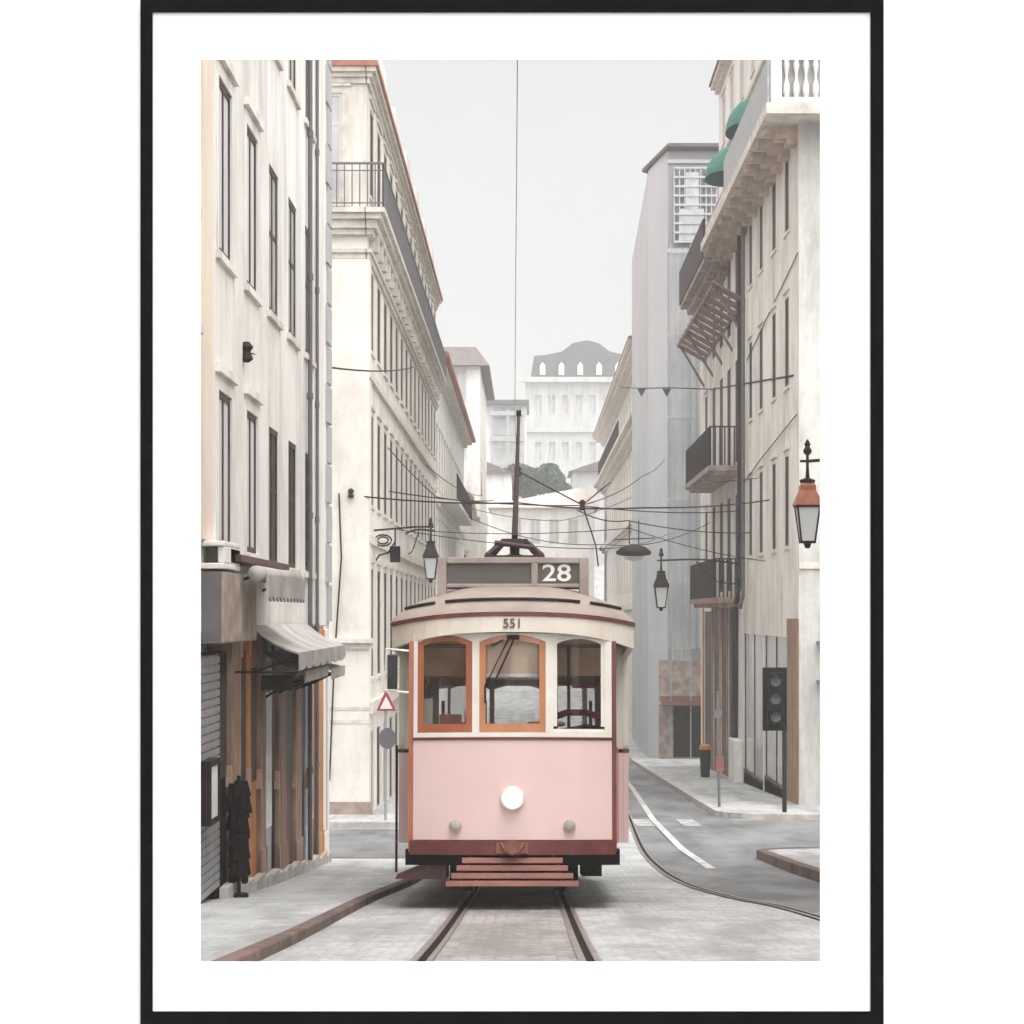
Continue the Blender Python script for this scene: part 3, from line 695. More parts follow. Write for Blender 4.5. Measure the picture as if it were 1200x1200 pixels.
# dark gallery and cornice past the balcony
k = MB()
for v0, v1, p in [(10.6, 10.8, .25), (10.8, 11.0, .5), (11.0, 11.15, .75)]: lbox(k, mx, 66.6, 77, v0, v1, -p, .02)
k.build('cornice', M['stone_brown'], r1)
k = MB(); lbox(k, mx, 66.6, 77, 11.15, 12.35, -.78, -.7); k.build('parapet', M['iron_brown'], r1)
ma = mp_x(6.85, -1)
ah = windows(ma, 'r1a', [58, 61.8, 65.2, 68.6, 72, 75], 1.0, [(13.9, 15.5), (16.6, 18.2)], r1, pane='pane_pale', frame='sash', surround='stone')
facade('attic_wall', ma, 55, 77, 13.5, 18.9, ah, M['plaster_white'], r1)
body(7.0, 14, 55.1, 77, 13.5, 18.85, M['plaster_white'], r1, 'attic_body'); MB().box(6.2, 24, 49, 77, 13.505, 13.56).build('terrace', M['stone'], r1)
band(ma, 55, 77, [(16.0, 16.15, .1), (18.75, 18.9, .15), (18.9, 19.05, .3)], M['stone'], r1)
MB().prism([(6.5, 19.05), (6.5, 19.15), (10, 20.8), (14.2, 19.15), (14.2, 19.05)], 'y', 54.8, 77.1).build('roof', M['tile_brown'], r1)
# iron balconies
for (ya, yb, z, fr) in ((62.9, 72.6, 4.4, .9), (62.9, 72.6, .5, .75)):
    b = MB(); lbox(b, mx, ya, yb, z - .16, z, -fr, 0); lbox(b, mx, ya + .1, yb - .1, z - .28, z - .16, -fr + .15, 0)
    o = b.build('balcony', M['stone_brown'] if z > 1 else M['tan'], r1)
    k = MB(); railing(k, mx, ya + .04, yb - .04, z, z + 1.12, -fr + .05, sp=.13, r=.02)
    for yy_ in (ya + .04, yb - .04):
        for i in range(6):
            d = -fr + .05 + (fr - .05) * i / 6; lbox(k, mx, yy_ - .02, yy_ + .02, z, z + 1.12, d - .02, d + .02)
        lbox(k, mx, yy_ - .025, yy_ + .025, z + 1.12, z + 1.16, -fr + .03, 0)
    k.build('railing', M['iron_brown'], o)
# slatted sun canopy with struts
sc = MB(); n = 11
P = lambda t, y: (6.2 - .95 * t, y, 9.03 + .55 * t)
for i in range(n + 1):
    y = 61.5 + 14 * i / n; a, b = P(0, y), P(1, y)
    sc.hexa([(a[0], y - .40, a[2] - .05), (b[0], y - .40, b[2] - .05), (b[0], y + .40, b[2] - .05), (a[0], y + .40, a[2] - .05), (a[0], y - .40, a[2]), (b[0], y - .40, b[2]), (b[0], y + .40, b[2]), (a[0], y + .40, a[2])])
for t in (.04, .96):
    a, b = P(t, 61.5), P(t, 75.5); sc.box(a[0] - .03, a[0] + .03, 61.3, 75.7, a[2] - .115, a[2] - .052)
for i in range(5):
    y = 61.6 + 13.8 * i / 4; sc.tube([P(.95, y), (6.22, y, 8.0)], .045, 5)
tag(sc.build('slatted_canopy', M['trellis']), 'slatted wooden sun canopy with struts high above the iron balconies', 'canopy')
# teal half-dome awnings on the terrace
def dome_awning(y, z, x, r, ln, label):
    k = MB(); n = 7; seg = []
    for i in range(n + 1):
        t = math.pi / 2 * i / n; seg.append((x + .2 - r * math.sin(t), z + r * math.cos(t)))
    for s_ in range(6):
        pass
    N = 12; rows_ = []
    for j in range(N + 1):
        ph = math.pi * j / N
        rows_.append([(x + .2 - r * math.sin(math.pi / 2 * i / n) * math.sin(ph) ** .6, y + ln / 2 - ln / 2 * math.cos(ph), z + r * math.cos(math.pi / 2 * i / n) * math.sin(ph) ** .6) for i in range(n + 1)])
    for a, b in zip(rows_, rows_[1:]):
        for i in range(n): k.quad(a[i], a[i + 1], b[i + 1], b[i])
    tag(k.build('window_awning', M['teal'], smooth=True), label, 'awning', 'green awnings over the roof terrace')
dome_awning(61.8, 14.3, 6.62, 1.0, 2.8, 'green domed awning over the terrace, the higher and nearer of two')
dome_awning(68.6, 14.3, 6.62, 1.05, 2.8, 'green domed awning over the terrace, the lower one beside the dark parapet')

# ---- right near building, mostly out of the picture: carries the red-topped lantern
r0 = house('town_house', 'plain pale house at the right edge carrying the big lantern', None)
mx = mp_x(4.75, -1)
hs = windows(mx, 'r0', [13.5, 16.5, 19.5, 22.5, 25.5, 28.5], .95, [(.6, 2.4), (3.8, 5.6)], r0, pane='pane_pale')
facade('wall', mx, 11.2, 30.6, -4.6, 7.5, hs, M['plaster_white'], r0)
body(5.02, 16, 11.2, 30.6, -4.6, 7.5, M['plaster_white'], r0, 'back_wall')
band(mx, 11.2, 30.65, [(7.5, 7.65, .15), (7.65, 7.8, .3)], M['stone'], r0)

# ---- tall grey tower block beyond
r2 = house('apartment_building', 'tall hazy grey block rising behind the slatted canopy', None)
my = mp_y(88); 
hs = []
for x in (6.3, 8.2):
    for v in (11.6, 8.2, 4.8, 1.4, -2): hs.append((x - .4, x + .4, v, v + 1.5))
for h in hs: window(my, 'r2', h, r2, pane='pane_pale', frame='sash', surround=None, transom=0)
dh = [(5.95, 7.25, -5.9, -3.6)]
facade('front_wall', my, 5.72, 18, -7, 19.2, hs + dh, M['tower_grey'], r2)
k = MB(); lbox(k, my, 5.95, 7.25, -6, -3.6, .2, .24); o = k.build('door', M['dark'], r2)
k = MB(); lbox(k, my, 5.35, 5.95, -6.05, -3.7, -.05, 0); lbox(k, my, 7.25, 7.9, -6.05, -3.7, -.05, 0); lbox(k, my, 5.35, 7.9, -3.6, -1.9, -.06, 0); k.build('shop_surround', M['stone_brown'], r2)
k = MB(); k.hexa([(5.4, 86.9, -3.75), (7.6, 86.9, -3.75), (7.6, 88, -3.4), (5.4, 88, -3.4), (5.4, 86.9, -3.7), (7.6, 86.9, -3.7), (7.6, 88, -3.35), (5.4, 88, -3.35)]); k.build('canopy', M['brownwood'], r2)
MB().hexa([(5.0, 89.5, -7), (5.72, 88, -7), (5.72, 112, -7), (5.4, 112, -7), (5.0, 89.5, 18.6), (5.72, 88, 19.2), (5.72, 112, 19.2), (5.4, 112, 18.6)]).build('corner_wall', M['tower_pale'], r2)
body(5.74, 18, 88.3, 112, -7, 19.15, M['plaster_grey'], r2, 'back_wall')
MB().hexa([(4.75, 89.8, 18.62), (5.72, 87.6, 19.22), (18, 87.6, 19.22), (18, 112, 19.22), (4.75, 89.8, 18.74), (5.72, 87.6, 19.36), (18, 87.6, 19.36), (18, 112, 19.36)]).build('roof', M['tower_roof'], r2)
k = MB()
lbox(k, my, 5.72, 18, 18.6, 18.75, -.1, 0); lbox(k, my, 5.72, 18, 14.9, 15.05, -.1, 0); k.build('string_course', M['tower_pale'], r2)
# white scaffold-like glazing bars half way up
gb = MB()
for i in range(9): gb.box(5.95 + i * .22, 5.99 + i * .22, 87.8, 87.9, 15.3, 18.4)
for j in range(9): gb.box(5.95, 7.75, 87.78, 87.88, 15.3 + j * .38, 15.38 + j * .38)
gb.box(6.2, 7.2, 87.82, 87.95, 15.4, 16.7); gb.box(6.45, 7.0, 87.81, 87.94, 16.7, 18.2)
gb.build('glazed_bay', M['palegrey'], r2)
k = MB()
for i in range(10):
    z = -1.2 + 1.6 * i; k.box(5.76, 8.3, 87.42, 87.46, z, z + .05)
for x in (5.78, 6.6, 7.4, 8.25): k.box(x, x + .05, 87.4, 87.44, -5.9, 15.2)
so = k.build('scaffold', M['zinc'], r2)
k = MB(); n = 26
P2 = [(5.74 + 2.6 * i / n, 87.32 + .05 * math.sin(i * 1.9) + .03 * math.sin(i * 4.1)) for i in range(n + 1)]
for (xa, ya), (xb, yb_) in zip(P2, P2[1:]): k.quad((xa, ya, -1.4), (xb, yb_, -1.4), (xb, yb_, 15), (xa, ya, 15))
k.build('netting', M['netting'], so)

# ---- ornate cream facade far right with stacked cornices
r3 = house('apartment_building', 'cream facade with stacked balcony ledges beyond the grey block', None)
mx = mp_x(6.2, -1)
us = [115 + 4 * i for i in range(15)]
hs = windows(mx, 'r3', us, 1.3, [(-3.5, -.6), (1.5, 4.2), (6.0, 9.0), (11, 13)], r3, pane='pane_pale', frame='sash', surround='stone')
facade('wall', mx, 112.2, 176, -8, 14, hs, M['plaster_cream'], r3)
body(6.52, 22, 112.5, 176, -8, 13.9, M['plaster_cream'], r3, 'back_wall')
band(mx, 112.2, 176, [(.3, .6, .25), (5.0, 5.2, .2), (5.2, 5.5, .4), (9.9, 10.1, .25), (10.1, 10.4, .6), (10.4, 10.6, .9), (13.9, 14.15, .3), (14.15, 14.4, .7), (14.4, 14.6, .95)], M['stone'], r3)
k = MB(); railing(k, mx, 128, 165, 10.6, 11.6, -.85, sp=.3, r=.02); k.build('railing', M['iron'], r3)
MB().prism([(5.2, 14.6), (22, 14.6), (14, 17.5)], 'y', 112, 176.2).build('roof', M['tile_brown'], r3)

# ---- hilltop houses
h1 = house('hillside_building', 'big hilltop building with dark mansard roof and a row of dormers', None)
my = mp_y(300)
hs = []
for i in range(7):
    x = 1.3 + 1.9 * i
    hs += [(x - .45, x + .45, 28.2, 30.8), (x - .45, x + .45, 21.6, 24.2)]
for i in range(5): hs.append((2.6 + 1.7 * i, 3.5 + 1.7 * i, 15.5, 18.8))
for h in hs: window(my, 'h1', h, h1, pane='pane_pale', surround=None, sill=False, depth=.4)
facade('front_wall', my, -.6, 14.4, 8, 32.6, hs, M['plaster_far'], h1, depth=.4)
body(-.6, 14.4, 300.45, 318, 8, 32.5, M['plaster_far'], h1, 'back_wall')
k = MB(); lbox(k, my, -1.5, 14.9, 32.6, 33.3, -1.0, 0); lbox(k, my, -.6, 14.4, 25.6, 26.2, -.5, 0)
for i in range(6): lbox(k, my, .6 + 2.4 * i, .8 + 2.4 * i, 30.2, 32.6, -.3, 0)
k.build('cornice', M['plaster_far'], h1)
rp = [(.2, 33.3), (.7, 36.4), (2.2, 36.5), (4.6, 37.0), (6.2, 38.2), (8.2, 38.6), (9.8, 38.2), (11.4, 37.0), (13.6, 36.5), (14.0, 33.3)]
rf = MB().prism(rp, 'y', 300.3, 316).build('roof', M['slate'], h1)
for i in range(5):
    x = 1.9 + 2.65 * i
    MB().prism([(x - .38, 33.7), (x + .38, 33.7), (x + .38, 35.0), (x, 35.5), (x - .38, 35.0)], 'y', 299.9, 301).build('dormer', M['white'], rf)
h2 = house('hillside_building', 'grey house with stacked open balconies beside the trolley pole', None)
k = MB().box(-5.2, -.3, 250, 262, 6, 24.5); k.build('wall', M['plaster_white'], h2)
k = MB()
for z in (23.2, 20.2, 16.4, 14): k.box(-4.6, -.5, 248.6, 250, z, z + .5)
for x in (-4.5, -2.6, -.8): k.box(x, x + .25, 248.7, 248.95, 14, 24)
k.build('balcony', M['zinc'], h2)
k = MB()
for z in (21.0, 17.4): k.box(-4.4, -.6, 249.85, 249.98, z, z + 2)
k.build('window', M['pane_pale'], h2)
MB().box(-5.5, 0, 248.4, 262.3, 24.5, 25).build('roof', M['slate'], h2)
h3 = house('hillside_building', 'low pale house with pinkish pitched roof under the trees', None)
my = mp_y(170)
hs = [(-1.4 + 1.5 * i, -.6 + 1.5 * i, 5.6, 7.6) for i in range(4)]
for h in hs: window(my, 'h3', h, h3, pane='pane_pale', surround=None, sill=False)
facade('front_wall', my, -3, 5.2, -7, 8.6, hs, M['plaster_white'], h3); body(-3, 5.2, 170.3, 180, -7, 8.5, M['plaster_white'], h3, 'wall')
MB().hexa([(-3.3, 169.6, 8.5), (5.6, 169.6, 8.5), (5.6, 180, 8.5), (-3.3, 180, 8.5), (-1.5, 175, 9.3), (4.2, 173, 10.3), (4.2, 176, 10.3), (-1.5, 176, 9.3)]).build('roof', mat('pale_tile', (.58, .48, .44), .85, (.5, .4, .37), 2), h3)
h4 = house('hillside_building', 'pale terraced house to the right under the dark mansard building', None)
my = mp_y(215); hs = [(5.2 + 1.6 * i, 6.0 + 1.6 * i, 10, 12) for i in range(4)]
for h in hs: window(my, 'h4', h, h4, pane='pane_pale', surround=None, sill=False)
facade('front_wall', my, 4.4, 13, -2, 14.4, hs, M['plaster_far'], h4); body(4.4, 13, 215.3, 225, -2, 14.3, M['plaster_far'], h4, 'wall')
MB().prism([(4, 14.4), (13.4, 14.4), (8.7, 16)], 'y', 214.5, 225.4).build('roof', M['tile_brown'], h4)
h5 = house('hillside_building', 'pale narrow house on the slope left of the trolley pole', None)
my = mp_y(190); hs = [(-6 + 1.6 * i, -5.2 + 1.6 * i, v, v + 1.8) for i in range(3) for v in (3, 7)]
for h in hs: window(my, 'h5', h, h5, pane='pane_pale', surround=None, sill=False)
facade('front_wall', my, -9, -1.6, -7, 12.5, hs, M['plaster_white'], h5); body(-9, -1.6, 190.3, 200, -7, 12.4, M['plaster_white'], h5, 'wall')
MB().prism([(-9.3, 12.5), (-1.3, 12.5), (-5.2, 14.2)], 'y', 189.5, 200.3).build('roof', M['tile_brown'], h5)

# trees on the slope
def tree(x, y, zb_, zc, rx, rz, n, label, seed):
    rnd = random.Random(seed); t = empty('hillside_tree', label, 'tree', (x, y, zb_), 'trees on the hill')
    k = MB().tube([(0, 0, -1), (.15, .1, (zc - zb_) * .5), (0, 0, zc - zb_)], .3, 7, .1)
    for i in range(6):
        a = i * 1.05; k.tube([(0, 0, (zc - zb_) * .75), (rx * .6 * math.cos(a), rx * .6 * math.sin(a), zc - zb_ + rz * .3 * math.sin(i * 2))], .12, 5, .04)
    k.build('trunk', M['bark'], t)
    k = MB(); cl = [(rnd.uniform(-.75, .75) * rx, rnd.uniform(-.6, .6) * rx, rnd.uniform(-.55, .55) * rz, rnd.uniform(.3, .5)) for _ in range(13)]
    for i in range(n):
        cx, cy, cz, cr = cl[i % 13]; d = Vector((rnd.gauss(0, 1), rnd.gauss(0, 1), rnd.gauss(0, 1))).normalized() * (rnd.random() ** .4)
        p = Vector((cx + d.x * cr * rx, cy + d.y * cr * rx, zc - zb_ + cz + d.z * cr * rz * 1.1))
        u = Vector((rnd.gauss(0, 1), rnd.gauss(0, 1), rnd.gauss(0, 1))).normalized() * rnd.uniform(.12, .28); v = u.cross(Vector((rnd.gauss(0, 1), rnd.gauss(0, 1), rnd.gauss(0, 1)))).normalized() * u.length * .7
        k.quad(p - u, p + v, p + u, p - v)
    k.build('crown', M['leaf'], t)
tree(1.0, 206, 3, 12.9, 2.9, 1.9, 9000, 'broad dark green tree behind the trolley pole', 1)
tree(-2.2, 204, 2.6, 11.9, 1.0, 2.6, 4500, 'narrow upright green tree left of the trolley pole', 2)

# ------------------------------------------------------------------ left shop signs and awnings
sg = empty('shop_sign', 'dark grey box sign with white lid and copper side above the roller shutter', 'sign', (0, 0, 0))
MB().box(-2.94, -2.61, 18.24, 20.45, -.25, .37).build('box_body', M['stone_brown'], sg, bevel=.015)
MB().box(-2.94, -2.63, 18.222, 18.238, -.235, .355).build('face_panel', M['grey'], sg)
k = MB(); k.box(-2.94, -2.6, 18.2, 19.2, .39, .44); k.box(-2.94, -2.6, 18.2, 19.2, .585, .63); k.box(-2.66, -2.6, 18.23, 19.2, .44, .585); k.box(-2.94, -2.6, 18.6, 19.2, .442, .583)
k.build('sign_lid', M['white'], sg, bevel=.01)
# awning roll with hanging valance
aw = empty('awning', 'rolled up white awning with scalloped valance under the first floor windows', 'awning', (0, 0, 0))
MB().tube([(-2.47, 19.3, .37), (-2.47, 22.6, .37)], .075, 12).build('canvas_roll', M['canvas'], aw, smooth=True)
MB().box(-2.8, -2.55, 18.9, 22.7, .47, .53).build('cover_board', M['brownwood'], aw)
k = MB()
for i in range(22):
    y0 = 19.35 + .145 * i; k.hexa([(-2.38, y0, .36), (-2.36, y0, .36), (-2.36, y0 + .14, .36), (-2.38, y0 + .14, .36), (-2.39, y0, .12 + (.05 if i % 2 else 0)), (-2.37, y0, .12 + (.05 if i % 2 else 0)), (-2.37, y0 + .14, .17 - (.05 if i % 2 else 0)), (-2.39, y0 + .14, .17 - (.05 if i % 2 else 0))])
k.build('valance', M['canvas'], aw)
k = MB()
for y in (19.5, 22.4): MB().tube([(-2.8, y, .25), (-2.47, y, .37)], .015, 6).build('arm', M['iron'], aw)
def slope_awning(label, ya, yb, xo, zi, zo, vz, xi=-2.78, thick=.02):
    t = empty('awning', label, 'awning')
    k = MB(); n = 14
    def S_(y, tt): return (xi + (xo - xi) * tt, y, zi + (zo - zi) * tt - .04 * math.sin(math.pi * tt))
    for i in range(n):
        a, b = ya + (yb - ya) * i / n, ya + (yb - ya) * (i + 1) / n
        for j in range(4):
            p, q = j / 4, (j + 1) / 4
            A, B, C, D = S_(a, p), S_(a, q), S_(b, q), S_(b, p)
            k.hexa([A, B, C, D] + [(v[0], v[1], v[2] + thick) for v in (A, B, C, D)])
    k.build('canopy', M['canvas'], t)
    k = MB()
    for i in range(n):
        a, b = ya + (yb - ya) * i / n, ya + (yb - ya) * (i + 1) / n
        k.hexa([(xo, a, zo - vz), (xo + .012, a, zo - vz), (xo + .012, b, zo - vz + .04 * (i % 2)), (xo, b, zo - vz + .04 * (i % 2)), (xo, a, zo + thick), (xo + .012, a, zo + thick), (xo + .012, b, zo + thick), (xo, b, zo + thick)])
    k.build('valance', M['canvas'], t)
    k = MB()
    for y in (ya + .1, (ya + yb) / 2, yb - .1): MB().tube([(xi, y, zi - .45), (xo - .02, y, zo - .03)], .016, 6).build('arm', M['iron'], t)
slope_awning('long pale canvas awning sloping out over the shop doors', 21.3, 26.6, -2.3, -.13, -.40, .16)
slope_awning('small pale canvas awning tucked under the long one', 22.4, 25.0, -2.36, -.42, -.62, .1)
slope_awning('short pale canvas awning at the corner, last under the long one', 25.2, 27.0, -2.34, -.44, -.66, .11)
# display case and dark rack by the doors
t = empty('display_case', 'black framed display case with pale sheets on the wall by the shutter', 'display case')
k = MB(); 
for a, b, c, d in ((18.1, 18.15, -1.8, -1.25), (18.6, 18.65, -1.8, -1.25), (18.15, 18.6, -1.8, -1.75), (18.15, 18.6, -1.3, -1.25)): k.box(-2.79, -2.70, a, b, c, d)
k.build('case_frame', M['iron'], t)
MB().box(-2.79, -2.715, 18.15, 18.6, -1.75, -1.3).build('notice', M['white'], t)
k = MB(); rnd = random.Random(5)
for i in range(34):
    z = -2.42 + .86 * (i // 2) / 17; an = i * 2.4; wd = .05 + .055 * (i / 33) ** .7 + rnd.uniform(-.02, .025)
    cx, cy = -2.70 + .055 * math.cos(an), 19.85 + .055 * math.sin(an); hx, hy = wd * math.cos(an + 1.57), wd * math.sin(an + 1.57); tx, ty_ = .028 * math.cos(an), .028 * math.sin(an)
    dz_ = rnd.uniform(-.02, .02); z += dz_
    k.hexa([(cx - hx - tx, cy - hy - ty_, z - .09), (cx + hx - tx, cy + hy - ty_, z - .09), (cx + hx + tx, cy + hy + ty_, z - .09), (cx - hx + tx, cy - hy + ty_, z - .09), (cx - hx * .6, cy - hy * .6, z + .06), (cx + hx * .6, cy + hy * .6, z + .06), (cx + hx * .6 + tx, cy + hy * .6 + ty_, z + .06), (cx - hx * .6 + tx, cy - hy * .6 + ty_, z + .06)])
t = empty('bag_rack', 'black rack hung with dark bags standing by the shop door', 'rack')
k.build('bag', M['black_cloth'], t, bevel=.012)
MB().tube([(-2.7, 19.85, gz(19.85) + .062), (-2.7, 19.85, -1.5)], .02, 6).lathe([(.09, gz(19.85) + .062), (.09, gz(19.85) + .1)], (-2.7, 19.85, 0), 12).build('stand', M['iron'], t)
t = empty('hanging_sign', 'little black hanging sign on a bracket under the brown box sign', 'sign')
MB().box(-2.55, -2.25, 20.3, 20.34, -.72, -.58).build('sign_board', M['dark'], t)
MB().tube([(-2.8, 20.32, -.55), (-2.2, 20.32, -.55)], .014, 6).build('bracket', M['iron'], t)

# ------------------------------------------------------------------ street lanterns
def lantern(loc, label, sc=1.0, roofm='iron', arm_dx=1.0, arm_dy=0, body='iron'):
    t = empty('street_lantern', label, 'street lamp', loc, 'wall lanterns along the street'); t.scale = (sc, sc, sc)
    s = .19
    g_ = MB().lathe([(.13, 0), (.21, .46)], (0, 0, 0), 4, sq=True); g_.build('lamp_glass', M['lamp_glass'], t)
    f = MB()
    for i in range(4):
        a = math.pi / 4 + i * math.pi / 2; f.tube([(.13 * math.cos(a), .13 * math.sin(a), -.02), (.215 * math.cos(a), .215 * math.sin(a), .47)], .014, 5)
    f.lathe([(.15, -.03), (.15, .0)], (0, 0, 0), 4, sq=True); f.lathe([(.245, .46), (.245, .49)], (0, 0, 0), 4, sq=True)
    f.lathe([(.03, -.1), (.05, -.05), (.05, -.03)], (0, 0, 0), 8)
    f.build('lamp_frame', M[body], t)
    MB().lathe([(.27, .49), (.25, .53), (.16, .68), (.15, .70), (.15, .76), (.11, .80)], (0, 0, 0), 4, sq=True).build('lamp_roof', M[roofm], t)
    MB().lathe([(.1, .80), (.11, .84), (.03, .87), (.02, 1.0), (.02, 1.18), (.055, 1.21), (.06, 1.25), (.03, 1.3), (.045, 1.33), (.01, 1.4)], (0, 0, 0), 10).build('finial', M['iron'], t)
    k = MB(); pts = [(0, 0, 1.1), (arm_dx * .5, arm_dy * .5, 1.12), (arm_dx, arm_dy, 1.02)]
    k.tube(smoothpath(pts), .025, 6); k.tube(smoothpath([(arm_dx, arm_dy, .55), (arm_dx * .7, arm_dy * .7, .62), (arm_dx * .45, arm_dy * .45, 1.08)]), .016, 6)
    k.tube([(-.1 * (1 if arm_dx > 0 else -1), 0, 1.1), (0, 0, 1.1)], .02, 6)
    k.build('bracket', M['iron'], t); return t
lantern((3.68, 28.2, .97), 'large lantern with copper red roof and white glass at the right edge', .96, 'copper', 1.1)
lantern((3.9, 63.0, .22), 'small black lantern on long arm hanging right of the tram roof', 1.25, 'iron', 1.85)
lantern((-2.72, 59, 1.0), 'black lantern on wall bracket peeking out left of the tram sign', 1.2, 'iron', -.62)
# bracket sign on the cream building
t = empty('bracket_sign', 'wrought iron scroll with small dark box sign on the cream building', 'sign')
k = MB(); cx, cz = -2.85, 3.0
k.tube([(-3.42, 47, 1.85), (-2.5, 47.0, 1.93), (-2.1, 47, 1.93)], .025, 6)
for r, x0 in ((.19, -3.22), (.12, -3.22)): k.tube([(x0 + r * math.cos(a * .5236), 47, 1.63 + r * .65 * math.sin(a * .5236)) for a in range(13)], .022, 6)
k.tube([(-3.4, 47, 1.15), (-3.3, 47, 1.3), (-3.1, 47, 1.36), (-2.95, 47, 1.6)], .022, 6)
k.build('scroll_bracket', M['iron'], t)
MB().box(-3.06, -2.84, 46.9, 47.1, 1.15, 1.5).build('sign_box', M['dark'], t)
k = MB().tube([(-2.95, 47, 1.5), (-2.95, 47, 1.9)], .018, 5); k.build('hanger', M['iron'], t)
# road signs left of the tram
t = empty('road_sign', 'round grey backed road sign on post beside the tram mirror', 'road sign', (-2.85, 41.0, gz(41)), 'road signs left of the tram')
t.location = (-2.86, 42.5, gz(42.5) + .13); t.scale = (.8, .8, .95)
MB().tube([(-.0, 0, 0), (-.0, 0, 2.7)], .035, 8).build('post', M['zinc'], t)
MB().lathe([(.22, -.03), (.22, 0)], (.05, -.03, 1.72), 24, 'y').build('disc', M['grey'], t)
t2 = MB().prism([(-.22, 2.3), (.26, 2.3), (.06, 2.68), (-.02, 2.68)], 'y', -.08, -.05).build('warning_plate', M['red_sign'], t)
MB().prism([(-.14, 2.34), (.18, 2.34), (.02, 2.6)], 'y', -.085, -.081).build('plate_field', M['white'], t2)

# ------------------------------------------------------------------ right street furniture
t = empty('traffic_light', 'black traffic light with three dark lenses by the ochre pillar', 'traffic light', (5.15, 45.6, gz(45.6) + .13))
MB().tube([(.32, .09, 0), (.32, .09, 3.0)], .05, 8).build('pole', M['iron'], t)
MB().box(-.16, .36, -.02, 0.0, 1.75, 3.1).build('backboard', M['dark'], t)
MB().box(-.06, .26, -.2, -.02, 1.85, 3.0).build('housing', M['dark'], t, bevel=.03)
for z in (2.05, 2.43, 2.81):
    o = MB().lathe([(.11, -.215), (.10, -.202)], (.1, 0, z), 16, 'y').build('lens', M['lens_grey'], t)
    k = MB()
    for i in range(9):
        a0, a1 = R(10 + i * 17.7), R(10 + (i + 1) * 17.7)
        k.quad((.1 + .125 * math.cos(a0), -.2, z + .125 * math.sin(a0)), (.1 + .125 * math.cos(a1), -.2, z + .125 * math.sin(a1)), (.1 + .125 * math.cos(a1), -.36, z + .11 * math.sin(a1)), (.1 + .125 * math.cos(a0), -.36, z + .11 * math.sin(a0)))
    k.build('visor', M['dark'], o)
t = empty('sign_post', 'thin post with small grey and rust plates on the right pavement', 'sign post', (4.28, 48, gz(48) + .13))
MB().tube([(0, 0, 0), (-.05, 0, 2.6)], .032, 8).build('post', M['grey'], t)
MB().lathe([(.11, -.02), (.11, 0)], (-.04, -.04, 2.1), 16, 'y').build('round_plate', M['grey'], t)
MB().box(-.08, .1, -.06, -.04, .8, 1.15).build('rust_plate', M['slat'], t)
t = empty('litter_bin', 'black litter bin with yellow band beside the brown shop doors', 'litter bin', (5.45, 66, gz(66) + .13))
MB().lathe([(.14, 0), (.17, .8), (.175, .85)], (0, 0, 0), 14).build('bin_body', M['dark'], t); MB().lathe([(.18, .85), (.18, .97), (.12, 1.02)], (0, 0, 0), 14).build('rim', M['orange'], t)
t = empty('wall_pole', 'dark wall mounted pole with two cross bars on the pale corner wall', 'sign post', (6.9, 48.6, 0))
MB().tube([(0, .0, -4.1), (0, .0, -.6)], .045, 8).build('pole', M['grey'], t)
k = MB()
for z in (-.65, -1.55): k.box(-.3, .3, -.04, .4, z - .04, z + .04)
k.build('cross_bar', M['grey'], t)

# ------------------------------------------------------------------ overhead wires
def wire(label, pts, r, sag=0, name='overhead_wire', m='iron'):
    out = []
    for a, b in zip(pts, pts[1:]):
        n = 10
        for i in range(n): t = i / n; out.append((a[0] + (b[0] - a[0]) * t, a[1] + (b[1] - a[1]) * t, a[2] + (b[2] - a[2]) * t - sag * 4 * t * (1 - t)))
    out.append(pts[-1])
    return tag(MB().tube(out, r, 5).build(name, M[m]), label, 'wire', 'overhead wires across the street')
cw = [(-.07 - .1 * min(1, max(0, (y - 13) / 12)), y, gz(y) + 5.55 + max(0, (14 - y)) * .12) for y in (11.2, 13, 14, 19, 25.5, 35, 50, 70, 95)]
wire('trolley contact wire running over the tram to the pole top', cw, .0035, m='canvas')
wire('wire from the white house wall to the cream building', [(-2.8, 20.9, 2.57), (-3.42, 63, 7.3)], .016, .15)
wire('span wire crossing the street just above the tram', [(-3.6, 45, 5.6 - 3.1), (-.2, 44, 2.3), (2.4, 44, 2.2), (6.2, 55, 2.95)], .017, .06)
wire('upper span wire from cream building to iron balcony', [(-3.42, 52, 3.0), (1.2, 50, 2.55), (6.2, 64, 3.1)], .014, .1)
wire('angled guy wire with insulators right of the pole', [(-.2, 38, 2.55), (1.0, 40, 2.05), (1.25, 40, 1.3), (1.3, 40, .9)], .014)
wire('short branch wire joining the angled guy wire', [(1.0, 40, 2.05), (1.6, 42, 2.6)], .014)
wire('wire carrying the flat oval lamp over the street', [(1.0, 44, 2.15), (2.3, 50, 2.2), (6.2, 60, 2.3)], .014, .1)
wire('line strung from grey block to corner building carrying pennants', [(5.9, 140, 14.9), (4.43, 84, 8.9), (5.24, 80, 8.5), (6.2, 72, 7.6), (6.19, 50, 5.6)], .022)
wire('slanting cable down the pale corner facade', [(6.17, 60.5, 7.2), (6.17, 49.0, 8.3), ], .014)
wire('low cable along the pale corner facade above the lantern', [(6.15, 63, 3.6), (6.15, 57, 4.1), (6.15, 49, 4.6)], .014)
wire('service cable looping from bracket down the cream corner', [(-4.0, 44.9, 2.55), (-3.95, 44.9, 1.2), (-4.1, 44.9, -1.0), (-4.2, 44.9, -3.5)], .018)
wire('thin double wire over the cream side facade', [(-3.3, 50, 3.9), (-2.6, 60, 3.3), (-1.0, 60, 3.2)], .014, .05)
